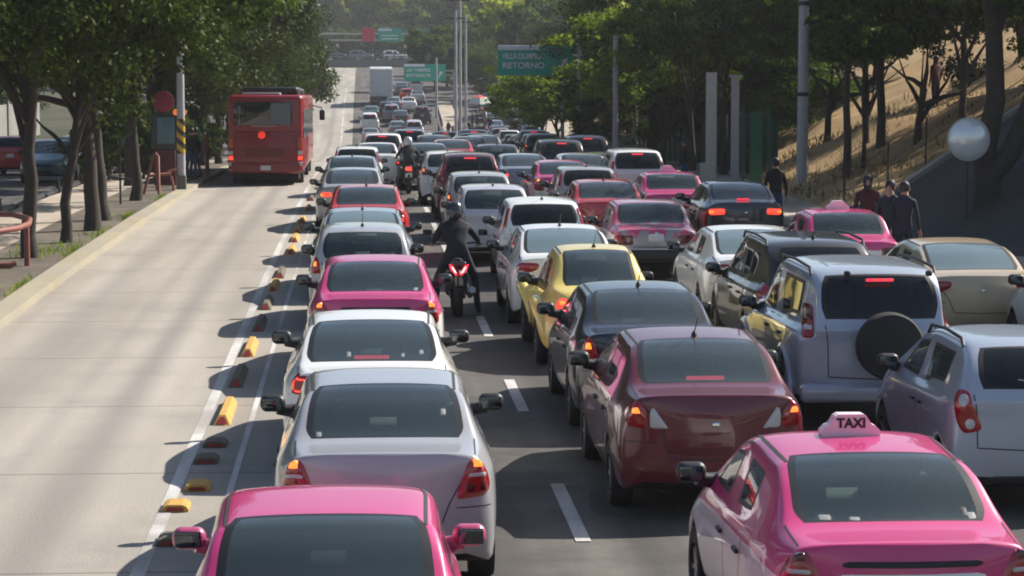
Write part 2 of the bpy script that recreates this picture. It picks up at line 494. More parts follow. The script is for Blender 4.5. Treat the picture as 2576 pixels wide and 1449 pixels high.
M_leafbrown = leaf_mat('dry_leaves', (.09, .07, .02), (.62, .44, .09), .65, .2)
M_bark = mat('bark', (.045, .036, .03), .95, noise=.45, nscale=9, bump=.6)
def crown_np(seed, rx, ry, rz, n, leaf, clumps=70, low=-.75):
    rs = np.random.RandomState(seed)
    C = []
    while len(C) < clumps:
        p = rs.uniform(-1, 1, 3); q = np.linalg.norm(p)
        if .45 < q < 1 and p[2] > low: C.append(p * (.72 + .28 * rs.rand()) / 1.0)
    C = np.array(C)
    # lumpy outline: a few big lobes pushed outward
    for _ in range(5):
        d = rs.normal(size=3); d /= np.linalg.norm(d)
        C += d * np.clip(C @ d - .55, 0, 1)[:, None] * .55
    cs = rs.uniform(.13, .30, clumps)
    wts = cs ** 2; wts /= wts.sum()
    idx = rs.choice(clumps, n, p=wts)
    d = rs.normal(size=(n, 3)); d /= np.linalg.norm(d, axis=1)[:, None]
    rad = rs.rand(n) ** .45
    P = C[idx] + d * (cs[idx] * rad)[:, None] * np.array([1, 1, .62])
    P *= np.array([rx, ry, rz])
    nrm = d * .7 + rs.normal(size=(n, 3)) * .6 + np.array([0, 0, .5])
    nrm /= np.linalg.norm(nrm, axis=1)[:, None]
    a = np.cross(nrm, rs.normal(size=(n, 3))); a /= np.linalg.norm(a, axis=1)[:, None]
    b_ = np.cross(nrm, a)
    s = leaf * rs.uniform(.6, 1.35, n)[:, None]
    V = np.stack([P - a * s * .62, P + b_ * s * .34, P + a * s * .62, P - b_ * s * .34], 1).reshape(-1, 3)
    F = np.arange(4 * n).reshape(n, 4)
    return V, F, C * np.array([rx, ry, rz])
def trunk_mesh(seed, h, crown_c, C, r0=.2, lean=(0, 0), fork=True):
    rg = random.Random(seed)
    b = MB()
    pts = []
    top = Vector((lean[0], lean[1], h))
    for k in range(7):
        t = k / 6
        pts.append(Vector((lean[0] * t ** 1.5 + rg.uniform(-.06, .06) * (0 < k < 6), lean[1] * t ** 1.5 + rg.uniform(-.06, .06) * (0 < k < 6), h * t)))
    b.tube(pts, [r0 * (1.2 if k == 0 else .95 - .06 * k) for k in range(7)], 9)
    CC = [Vector(c) + Vector(crown_c) for c in C]
    rg.shuffle(CC)
    for c in CC[:7]:
        st = pts[rg.choice((4, 5, 6))]
        c = st.lerp(c, .75); mid = st.lerp(c, .5) + Vector((rg.uniform(-.2, .2), rg.uniform(-.2, .2), -.08 * (c - st).length))
        b.tube([st, st.lerp(mid, .6) + Vector((0, 0, .05)), mid, c], [r0 * .5, r0 * .36, r0 * .2, r0 * .05], 6)
    return b.mesh('trunk', M_bark, True)
TREE_P = {}
def tree_proto(key, seed, rx, ry, rz, zc, n, leaf, m, r0=.2, h=2.6, lean=(0, 0), clumps=70, low=-.75):
    V, F, C = crown_np(seed, rx, ry, rz, n, leaf, clumps, low)
    V = V + np.array([lean[0], lean[1], zc])
    TREE_P[key] = (np_mesh('crown', V, F, m), trunk_mesh(seed, h, (lean[0], lean[1], zc), C, r0, lean))
tree_proto('f0', 11, 3.7, 3.9, 3.7, 5.9, 42000, .11, M_leaf, .17, 2.9, clumps=110)
tree_proto('f1', 12, 3.4, 3.7, 3.5, 5.7, 42000, .11, M_leaf, .13, 2.6, (.3, 0), clumps=110)
tree_proto('f2', 13, 4.1, 4.1, 4.0, 6.0, 52000, .105, M_leaf, .2, 2.9, (-.3, .2), clumps=120)
tree_proto('f3', 14, 3.3, 4.3, 4.7, 6.3, 28000, .18, M_leaf, .18, 2.6, clumps=110)
tree_proto('g0', 15, 3.4, 3.6, 3.2, 5.4, 15000, .19, M_leafb, .14, 2.6, clumps=80)
tree_proto('g1', 16, 4.4, 4.6, 4.7, 6.6, 30000, .20, M_leafd, .2, 3.0, clumps=120)
tree_proto('g2', 17, 4.9, 4.9, 5.2, 7.0, 30000, .21, M_leaf, .22, 2.9, (.4, 0), clumps=120)
tree_proto('h0', 22, 4.3, 4.5, 2.5, 5.7, 26000, .15, M_leafd, .17, 3.3, clumps=80, low=-.55)
tree_proto('h1', 23, 4.8, 4.6, 2.7, 5.9, 30000, .14, M_leaf, .2, 3.2, (.4, 0), clumps=80, low=-.55)
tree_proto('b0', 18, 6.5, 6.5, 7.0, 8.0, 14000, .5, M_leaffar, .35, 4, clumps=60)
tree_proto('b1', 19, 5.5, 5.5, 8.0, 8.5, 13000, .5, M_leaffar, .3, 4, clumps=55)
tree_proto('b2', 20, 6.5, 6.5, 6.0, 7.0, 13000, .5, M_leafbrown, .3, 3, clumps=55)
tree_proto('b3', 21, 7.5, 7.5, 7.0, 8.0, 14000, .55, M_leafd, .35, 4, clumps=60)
def tree(name, key, x, y, label, group, sc=1.0, rz=0, dz=None, zsc=None):
    t = empty(name, (x, y, (gz(y) if dz is None else dz)), rz)
    t.scale = (sc, sc, zsc or sc)
    tag(t, label, 'tree', group)
    cm, tm = TREE_P[key]
    link('crown', cm, t); link('trunk', tm, t)
    return t
rng = random.Random(3)
def lx(px, Y): return x_at(px, Y, gz(Y) + .2)
GL = 'street trees along the left planting strip'
near = [('f2', 38, None, -8.1, 'leaning dark tree at the left picture border, its base cut off'),
        ('f0', 47, 78, None, 'thick straight trunked tree behind the red pipe railing'),
        ('f1', 51, 165, None, 'slender forked tree, second from the red pipe railing'),
        ('h1', 54.8, 233, None, 'tree whose trunk stands in front of another close beside it'),
        ('h1', 58.5, 262, None, 'tree half hidden behind a nearer trunk beside the grassy kerb'),
        ('h0', 68, 340, None, 'tree nearest the turquoise map panel, a bent pipe stand at its side')]
for i, (k, Y, px, X, lb) in enumerate(near):
    X = X if X is not None else lx(px, Y)
    tree('street_tree', k, X, Y, lb, GL, 1.0, 0 if k == 'f1' else rng.uniform(0, 6), None, 1.12 if k[0] == 'f' else 1.05)
for i, (Y, X) in enumerate(((78, -7.5), (86, -7.2), (95, -7.3), (104, -6.8), (112, -6.6), (120, -6.4), (129, -6.6))):
    tree('street_tree', ('f3', 'f2', 'f0', 'f3')[i % 4], X, Y, 'dense dark tree over the pavement beside and beyond the red bus', GL, 1.0 + .1 * (i % 3), rng.uniform(0, 6))
for i, (Y, X) in enumerate(((140, -6.3), (152, -6.4), (166, -6.6), (182, -6.8), (200, -7.5), (225, -8.5))):
    tree('street_tree', ('f3', 'g2')[i % 2], X, Y, 'sunlit leafy tree leaning over the far end of the bus lane', GL, .95, rng.uniform(0, 6))
SH = crown_np(77, 1.3, 1.5, 1.25, 5000, .14, 40)  # shrubs added only to darken the shaded gap left of the bus
shm = np_mesh('crown', SH[0] + np.array([0, 0, 1.15]), SH[1], M_leafd)
sht = trunk_mesh(77, .7, (0, 0, 1.15), SH[2], .06)
for i, (X, Y) in enumerate(((-7.6, 84), (-7.9, 88.5), (-7.4, 93), (-8.0, 97), (-7.5, 101.5), (-7.9, 106), (-7.6, 111), (-7.9, 117), (-8.6, 82), (-9.0, 91), (-9.1, 100))):
    t = empty('shrub', (X, Y, gz(Y) + .13), rng.uniform(0, 6)); t.scale = (1, 1, 1.1); tag(t, 'shrub added to darken the gap left of the red bus', 'shrub', 'shrubs added to darken the gap left of the bus'); link('crown', shm, t); link('trunk', sht, t)
# inner row, across the opposite carriageway
for i in range(14):
    Y = 52 + i * 11
    tree('roadside_tree', ('g1', 'f2', 'g2', 'f3')[i % 4], -24 - rng.uniform(0, 5) - i * .3, Y, 'dark tree behind the opposite carriageway, seen between the nearer trunks', 'trees beyond the opposite carriageway', 1.15, rng.uniform(0, 6))
# right side
GR = 'trees over the right pavement'
right = [('g0', 1366, 128, .85, 'bright yellow green tree whose top shows above the large green road sign'),
         ('g0', 1400, 138, 1.1, 'bright young tree behind the right end of the large green road sign'),
         ('g1', 1522, 99, .42, 'dark tree hanging over the right end of the large green road sign'),
         ('g0', 1540, 114, 1.1, 'leafy tree with sunlit top beside the thin grey lamp posts'),
         ('f2', 1640, 104, 1.0, 'dark leafed tree in front of the green metal fence'),
         ('g0', 1668, 95, 1.1, 'sunlit tree over the green fence with gaps of light in it'),
         ('h0', 1740, 92, .85, 'tree just behind the pale twin posts by the green fence'),
         ('h0', 1822, 87, .8, 'tree with a slim dark trunk between the two pale posts'),
         ('h1', 2075, 84, .8, 'dark tree right behind the tall grey utility pole'),
         ('h0', 2180, 74, .8, 'dark tree over the foot of the dirt slope'),
         ('h1', 2300, 70, .75, 'wide dark tree whose lower leaves hang over the middle of the dirt slope')]
for k, px, Y, sc, lb in right:
    X = x_at(px, Y, gz(Y) + 3)
    tree('roadside_tree', k, X, Y, lb, GR, sc, rng.uniform(0, 6), gz(Y) + .1, sc * .8 if k[0] == 'g' else 1.0)
# big leaning tree at the right border
V, F, C = crown_np(31, 4.6, 4.6, 3.2, 17000, .2, 70)
def big_trunk():
    b = MB()
    b.tube([(-.1, 0, -.3), (-.05, 0, .6), (-.1, .1, 1.6), (.12, .1, 2.6), (.05, .1, 4.2), (-.4, 0, 6.4)], [.36, .3, .26, .22, .19, .08], 10)
    b.tube([(.0, 0, .9), (.45, -.1, 1.5), (.75, -.1, 2.3), (1.2, 0, 3.4), (1.7, 0, 6)], [.24, .24, .2, .19, .08], 9)
    b.tube([(.05, .1, 4.2), (.7, 0, 5.4), (1.3, .2, 7)], [.15, .12, .05], 7)
    return b.mesh('trunk', M_bark, True)
Yt = 52
t = empty('roadside_tree', (x_at(2490, Yt, 1.2), Yt, gz(Yt) + .5))
tag(t, 'big tree at the right border with a dark trunk forking low down', 'tree', GR)
link('crown', np_mesh('crown', V + np.array([2.4, 0, 7.0]), F, M_leafd), t); link('trunk', big_trunk(), t)
Yt = 60
for (px, Y, sc, lb, k) in ((2420, 64, .75, 'shady tree above the round traffic mirror', 'h0'), (2570, 86, 1.0, 'tree high on the dirt slope at the right border', 'g1'), (2200, 112, 1.1, 'tree at the top of the dirt slope behind the utility pole', 'g1'), (2000, 120, 1.1, 'tree at the top of the slope left of the utility pole', 'g2')):
    X = x_at(px, Y, gz(Y) + 3)
    tree('roadside_tree', k, X, Y, lb, GR, sc, rng.uniform(0, 6), gz(Y) + .3 + (hill_z(X, Y) - gz(Y)) * .6, 1.0)
for i, (px, Y, k, sc) in enumerate(((1880, 98, 'g1', .8), (1960, 110, 'g2', .85), (1700, 112, 'g2', .9), (1790, 104, 'g1', .9), (1610, 128, 'g1', .9))):
    X = x_at(px, Y, gz(Y) + 3) + 1; tree('slope_tree', k, X, Y, 'dark tree of the thicket on the slope behind the green fence', 'thicket on the slope', sc, rng.uniform(0, 6), hill_z(X, Y) - .9, sc * .75)
for i, (X, Y) in enumerate(((11.5, 275), (9.0, 290), (13, 258), (11, 305), (15.5, 285), (13, 330))):
    tree('far_tree', 'b3' if i % 2 else 'g1', X, Y, 'small dark hazy tree on the median under the small green road sign', 'small trees on the far median', .55, rng.uniform(0, 6))
for i, (X, Y) in enumerate(((20.5, 54), (22.5, 57.5), (24.5, 62), (27, 74), (23, 51.5))):   # out of view to the right: they throw the shade that lies on the slope and side street
    tree('roadside_tree', ('g1', 'g2')[i % 2], X, Y, 'tree on the slope beyond the right picture border', 'trees beyond the right border', .9, rng.uniform(0, 6), hill_z(X, Y) if Y > 58 else gz(Y) + 3, .8)
# slim trunks on the slope
def sapling(px, Y, h, r, lb):
    X = x_at(px, Y, gz(Y) + 2)
    b = MB()
    b.tube([(0, 0, -.2), (.03, 0, h * .3), (-.03, 0, h * .65), (.02, 0, h)], [r, r * .85, r * .75, r * .6], 7)
    V, F, C = crown_np(int(px), 1.4, 1.4, 1.1, 1600, .2, 18)
    t = empty('slope_tree', (X, Y, hill_z(X, Y)))
    tag(t, lb, 'tree', 'slim trees on the dirt slope')
    b.build('trunk', M_bark, t, True); link('crown', np_mesh('crown', V + np.array([0, 0, h + .4]), F, M_leafd), t)
sapling(2130, 66, 3.4, .13, 'slim tree standing alone at the foot of the dirt slope')
sapling(2172, 67, 3.2, .07, 'thinnest tree at the foot of the dirt slope')
sapling(2215, 72, 3.2, .16, 'slope tree with the stoutest of the slim trunks')
# wooded hill far behind
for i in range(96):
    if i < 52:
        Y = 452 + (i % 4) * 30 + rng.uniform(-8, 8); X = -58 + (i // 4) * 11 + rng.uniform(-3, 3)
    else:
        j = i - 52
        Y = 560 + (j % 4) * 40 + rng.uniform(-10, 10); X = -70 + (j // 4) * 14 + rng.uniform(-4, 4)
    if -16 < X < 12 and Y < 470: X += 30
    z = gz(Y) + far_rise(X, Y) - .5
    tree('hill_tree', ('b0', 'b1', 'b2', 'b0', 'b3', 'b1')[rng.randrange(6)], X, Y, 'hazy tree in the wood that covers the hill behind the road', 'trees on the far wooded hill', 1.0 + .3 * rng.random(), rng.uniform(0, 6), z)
for i in range(9):
    tree('hill_tree', 'b3', -22 + i * 5.5 + rng.uniform(-1.5, 1.5), 441 + rng.uniform(-3, 3), 'low dark tree right behind the far overpass', 'dark trees behind the overpass', .55, rng.uniform(0, 6))
# trees beside the far part of the road
for i, (X, Y, k) in enumerate(((-14, 250, 'g2'), (-13, 280, 'b3'), (-15, 310, 'b0'), (-15, 340, 'b3'), (-18, 375, 'b0'), (-16, 400, 'b1'), (20, 240, 'g2'), (21, 268, 'b3'), (19, 300, 'b0'), (23, 330, 'b3'), (24, 370, 'b0'), (21, 405, 'b1'), (30, 290, 'b0'), (34, 350, 'b1'), (-24, 300, 'b3'), (-28, 350, 'b1'), (19.5, 215, 'g1'), (20.5, 190, 'g2'))):
    tree('far_tree', k, X, Y, 'hazy tree along the road near its far end', 'trees beside the far end of the road', .85, rng.uniform(0, 6))
# weeds along the left kerb
b = MB(); rw = random.Random(8)
for (px, py) in ((160, 628), (120, 635), (205, 640), (70, 640), (455, 470), (400, 548), (250, 590), (330, 545), (110, 720), (435, 500)):
    c = on_ground(px, py, .13)
    for _ in range(80):
        x = c.x + rw.gauss(0, .22); y = c.y + rw.gauss(0, .8)
        x = min(max(x, -7.3), -5.8)
        a = rw.uniform(0, 6.28); h = rw.uniform(.05, .16); z = gz(y) + .13
        b.add([(x - math.cos(a) * .012, y - math.sin(a) * .012, z), (x + math.cos(a) * .012, y + math.sin(a) * .012, z), (x + rw.gauss(0, .04), y + rw.gauss(0, .04), z + h)], [(0, 1, 2)])
struct(b.build('weeds', M_leafb), 'stuff')
b = MB()
for _ in range(2600):
    y = rw.uniform(60, 90); x = hedge_x(y) + .2 + abs(rw.gauss(0, 5)); z = hill_z(x, y) - .03
    a = rw.uniform(0, 6.28); h = rw.uniform(.08, .3)
    b.add([(x - math.cos(a) * .03, y - math.sin(a) * .03, z), (x + math.cos(a) * .03, y + math.sin(a) * .03, z), (x + rw.gauss(0, .1), y + rw.gauss(0, .1), z + h)], [(0, 1, 2)])
struct(b.build('dry_grass', leaf_mat('dry_grass', (.16, .12, .05), (.28, .22, .10))), 'stuff')
# ================================================================== CARS
P_ = {
 'white': paint('paint_white', (.84, .84, .82)), 'silver': paint('paint_silver', (.43, .44, .46), .2, .32), 'lilac': paint('paint_lilac_silver', (.56, .55, .61), .12, .36),
 'pink': paint('paint_pink', (.62, .028, .19)), 'red': paint('paint_red', (.50, .016, .02), dust=.5), 'maroon': paint('paint_maroon', (.12, .004, .014), .1, .35, .15),
 'black': paint('paint_black', (.015, .016, .02)), 'navy': paint('paint_dark_blue', (.012, .015, .03), .2, .3), 'yellow': paint('paint_pale_yellow', (.80, .64, .16), dust=.5), 'bluesilver': paint('paint_blue_silver', (.40, .46, .55), .2, .34),
 'tan': paint('paint_tan', (.56, .44, .29), .1, .36), 'bluegrey': paint('paint_blue_grey', (.26, .31, .38), .12, .36), 'wine': paint('paint_wine', (.13, .015, .03), .2, .35),
 'grey': paint('paint_grey', (.2, .2, .21), .15, .36), 'teal': paint('paint_teal', (.06, .16, .19), .3, .35), 'blue': paint('paint_blue', (.03, .07, .25), .2, .35), 'green': paint('paint_lime', (.45, .55, .06)), 'primer': paint('paint_primer', (.30, .27, .29)),
}
# patched pink paint, flaking down to grey primer
def patched():
    m = paint('paint_patched_pink', (.52, .03, .12)); t, N, L = nodes(m); b = N['Principled BSDF']
    src = b.inputs['Base Color'].links[0].from_socket
    tc = N.new('ShaderNodeTexCoord'); n = N.new('ShaderNodeTexNoise'); n.inputs['Scale'].default_value = 2.6; n.inputs['Detail'].default_value = 6; n.inputs['Roughness'].default_value = .7
    L.new(tc.outputs['Object'], n.inputs[0])
    mr = N.new('ShaderNodeMapRange'); mr.inputs[1].default_value = .49; mr.inputs[2].default_value = .54; L.new(n.outputs[0], mr.inputs[0])
    mx = N.new('ShaderNodeMix'); mx.data_type = 'RGBA'; mx.inputs[7].default_value = (.27, .25, .27, 1)
    L.new(mr.outputs[0], mx.inputs[0]); L.new(src, mx.inputs[6]); L.new(mx.outputs[2], b.inputs['Base Color'])
    return m
P_['patched'] = patched()
M_under = mat('underbody', (.012, .012, .013), .9)
M_gasket = mat('window_rubber', (.012, .012, .014), .45)
M_tyre = mat('tyre', (.018, .018, .019), .85, bump=.2, nscale=40)
M_rim = mat('rim', (.42, .43, .44), .35, .8)
M_plast = mat('black_plastic', (.018, .018, .02), .5)
M_seam = mat('panel_gap', (.035, .035, .037), .9)
M_seat = mat('seat_fabric', (.03, .033, .037), .9)
M_seat2 = mat('rear_seat_fabric', (.13, .14, .14), .9)
M_shelf = mat('parcel_shelf', (.34, .36, .35), .9)
M_dash = mat('dashboard', (.07, .075, .075), .8)
M_chrome = mat('chrome', (.7, .7, .7), .12, 1)
M_mirror = mat('mirror_glass', (.10, .11, .12), .05, 1)
M_plate = mat('plate', (.62, .63, .6), .4, noise=.15, nscale=30)
M_lred = mat('lens_red', (.34, .008, .012), .12, coat=1)
M_ldark = mat('lens_dark_red', (.09, .004, .01), .12, coat=1)
M_lclear = mat('lens_clear', (.5, .5, .5), .1, coat=1)
M_lamber = mat('lens_amber_lit', (.8, .25, .03), .15, coat=1, emit=(1, .22, .03), es=1.1)
M_lredlit = mat('lens_red_lit', (.7, .03, .02), .15, coat=1, emit=(1, .06, .03), es=1.0)
M_lhi = mat('brake_light_lit', (.7, .03, .05), .3, emit=(1, .05, .08), es=.7)
M_head = mat('headlamp', (.6, .62, .65), .08, coat=1)
G_std = glass_mat('glass_green', (.70, .84, .80))
G_dark = glass_mat('glass_dark', (.03, .04, .05), .8, .04)
G_mid = glass_mat('glass_mid', (.38, .48, .50), 1, .15)
G_milk = glass_mat('glass_hazy', (.6, .68, .66), 1, .5)

def T(**k): return k
def keys_sedan(H, deck, lip, yb, yr, ymid, ytop, ybase, hood, L, xb=.655, xr_=.575, xg=.76, cw=.64, box=0):
    """upper outline j4..j7 at the key stations of a three-box car"""
    b = deck - .085
    return {0: [(.70, .13, lip - .045), (.62, .12, lip - .02), (.50, .11, lip - .005), (0, .06, lip + .01)],
            1: [(.735, yb * .5 + .05, b + .005), (.675, yb * .5 + .05, deck - .03), (xb - .03, yb * .5 + .04, deck - .018), (0, yb * .5, deck)],
            2: [(xg, yb - .04, b + .015), (.69, yb, deck - .01), (xb, yb + .02, deck + .005), (0, yb - .05, deck + .02)],
            4: [(xg, (yb + yr) / 2 - .04, b + .02), (.655 + box * .01, (yb + yr) / 2 + .03, deck + (H - deck) * .50), ((xb + xr_) / 2 + .01, (yb + yr) / 2 + .02, deck + (H - deck) * .60), (0, (yb + yr) / 2 - .03, deck + (H - deck) * .66)],
            6: [(xg - .003, yr - .06, b + .015), (cw, yr + .03, H - .13), (xr_ + .005, yr, H - .045), (0, yr - .05, H - .018)],
            7: [(xg, ymid - .05, b), (cw + .005, ymid - .05, H - .095), (xr_ + .02, ymid - .05, H - .018), (0, ymid - .05, H + .004)],
            8: [(xg, ymid + .05, b - .003), (cw + .005, ymid + .05, H - .095), (xr_ + .02, ymid + .05, H - .018), (0, ymid + .05, H + .005)],
            9: [(xg - .005, ybase - .22, b - .035), (cw - .005, ytop, H - .125), (xr_ + .005, ytop, H - .055), (0, ytop - .05, H - .03)],
            12: [(xg - .015, ybase - .05, b - .05), (.70, ybase, b - .045), (.62, ybase + .02, b - .04), (0, ybase + .10, b - .02)],
            13: [(.70, L - .55, hood), (.64, L - .55, hood + .02), (.5, L - .55, hood + .035), (0, L - .52, hood + .05)],
            14: [(.63, L - .22, hood - .11), (.56, L - .2, hood - .09), (.44, L - .18, hood - .075), (0, L - .14, hood - .06)],
            15: [(.52, L - .06, hood - .2), (.46, L - .05, hood - .19), (.36, L - .04, hood - .18), (0, L - .0, hood - .17)]}
def keys_hatch(H, base, yb, yr, ymid, ytop, ybase, hood, L, xb=.63, xr_=.57, xg=.735, cw=.62):
    b = base - .05
    return {0: [(.715, .10, base - .14), (.69, .09, base - .09), (xb + .02, .07, base - .05), (0, .0, base - .05)],
            1: [(.725, .17, base - .03), (.685, .12, base + .02), (xb + .01, .10, base + .03), (0, .04, base + .02)],
            2: [(.725, yb + .15, base - .01), (.655, (yb + yr) / 2 - .04, base + (H - base) * .5), (xb - .01, (yb + yr) / 2 - .06, base + (H - base) * .54), (0, (yb + yr) / 2 - .12, base + (H - base) * .56)],
            3: [(.73, yr + .12, base - .01), (cw + .01, yr + .06, H - .11), (xr_ + .01, yr, H - .055), (0, yr - .06, H - .03)],
            4: [(xg, yr + .3, base - .02), (cw + .012, yr + .26, H - .095), (xr_ + .03, yr + .22, H - .022), (0, yr + .18, H)],
            6: [(xg, yr + .74, b), (cw + .015, yr + .78, H - .085), (xr_ + .03, yr + .72, H - .012), (0, yr + .7, H + .01)],
            7: [(xg, ymid - .05, b), (cw + .015, ymid - .05, H - .085), (xr_ + .03, ymid - .05, H - .012), (0, ymid - .05, H + .012)],
            8: [(xg, ymid + .05, b), (cw + .015, ymid + .05, H - .085), (xr_ + .03, ymid + .05, H - .012), (0, ymid + .05, H + .012)],
            9: [(xg - .005, ybase - .22, b - .03), (cw, ytop, H - .12), (xr_ + .01, ytop, H - .05), (0, ytop - .05, H - .025)],
            12: [(xg - .015, ybase - .05, b - .05), (.70, ybase, b - .045), (.62, ybase + .02, b - .04), (0, ybase + .10, b - .02)],
            13: [(.70, L - .5, hood), (.64, L - .5, hood + .02), (.5, L - .5, hood + .035), (0, L - .47, hood + .05)],
            14: [(.63, L - .22, hood - .09), (.56, L - .2, hood - .07), (.44, L - .18, hood - .06), (0, L - .14, hood - .05)],
            15: [(.52, L - .06, hood - .2), (.46, L - .05, hood - .19), (.36, L - .04, hood - .18), (0, L - .0, hood - .17)]}
SHAPES = {
 'sedan': T(L=4.31, W=1.71, rw=.95, fw=3.43, tr=.30, shz=.94, keys=keys_sedan(1.49, 1.125, 1.11, .60, 1.32, 2.05, 2.45, 3.28, .86, 4.31), gl=(2, 6), quarter=None, yrw=1.28, zrw=1.425, clear=.24),
 'lowsedan': T(L=4.5, W=1.75, rw=.98, fw=3.6, tr=.31, shz=.92, keys=keys_sedan(1.44, 1.08, 1.065, .52, 1.42, 2.1, 2.55, 3.5, .82, 4.5, xb=.69, xr_=.595), gl=(2, 6), quarter=None, yrw=1.38, zrw=1.375, clear=.22),
 'boxsedan': T(L=4.23, W=1.64, rw=.95, fw=3.33, tr=.28, shz=.86, keys=keys_sedan(1.38, .98, .93, .72, 1.22, 1.98, 2.45, 3.08, .80, 4.23, xb=.67, xr_=.60, cw=.655, box=2), gl=(2, 6), quarter=None, yrw=1.18, zrw=1.32, clear=.25, box=1),
 'hatch': T(L=3.64, W=1.60, rw=.58, fw=2.95, tr=.29, shz=.93, keys=keys_hatch(1.52, 1.04, .12, .42, 1.55, 2.0, 2.9, .9, 3.64), gl=(1, 3), quarter=(4, 6), yrw=.40, zrw=1.46, clear=.24),
 'roundhatch': T(L=3.64, W=1.60, rw=.58, fw=2.95, tr=.29, shz=.96, keys=keys_hatch(1.52, 1.07, .14, .46, 1.55, 2.0, 2.9, .92, 3.64, xb=.575, xr_=.51, xg=.70, cw=.575), gl=(1, 3), quarter=(4, 6), yrw=.44, zrw=1.46, clear=.24),
 'suv': T(L=4.55, W=1.80, rw=.90, fw=3.52, tr=.345, shz=1.06, keys=keys_hatch(1.69, 1.13, .12, .48, 2.0, 2.55, 3.35, 1.04, 4.55, xb=.66, xr_=.58, xg=.76, cw=.64), gl=(1, 3), quarter=(4, 6), yrw=.45, zrw=1.62, clear=.3),
 'jeep': T(L=4.4, W=1.82, rw=.98, fw=3.62, tr=.36, shz=1.08, keys=keys_hatch(1.76, 1.16, .14, .34, 1.95, 2.45, 3.15, 1.08, 4.4, xb=.69, xr_=.63, xg=.77, cw=.70), gl=(1, 3), quarter=(4, 6), yrw=.31, zrw=1.68, clear=.36, box=1),
 'van': T(L=4.7, W=1.78, rw=.95, fw=3.7, tr=.31, shz=1.08, keys=keys_hatch(1.92, 1.2, .06, .18, 1.9, 2.6, 3.7, 1.02, 4.7, xb=.70, xr_=.64, xg=.78, cw=.70), gl=(1, 3), quarter=(4, 6), yrw=.16, zrw=1.84, clear=.26, box=1),
}
bk = keys_sedan(1.50, 1.02, .90, .62, 1.30, 1.9, 2.3, 3.0, .84, 4.08, xb=.545, xr_=.49, xg=.67, cw=.57)
bk[0] = [(.55, .20, .78), (.48, .18, .82), (.38, .15, .85), (0, .06, .86)]
bk[1] = [(.62, .42, .93), (.56, .38, .98), (.46, .34, 1.0), (0, .28, 1.0)]
bk[4] = [(.68, 1.0, .99), (.60, 1.02, 1.24), (.50, 1.0, 1.32), (0, .94, 1.36)]
bk[13] = [(.60, 3.45, .84), (.54, 3.45, .90), (.42, 3.45, .93), (0, 3.47, .95)]
bk[14] = [(.52, 3.8, .7), (.46, 3.8, .76), (.36, 3.8, .79), (0, 3.84, .81)]
SHAPES['beetle'] = T(L=4.08, W=1.72, rw=.80, fw=3.3, tr=.32, shz=.86, keys=bk, gl=(2, 6), quarter=None, yrw=1.25, zrw=1.42, clear=.24, bulge=1)

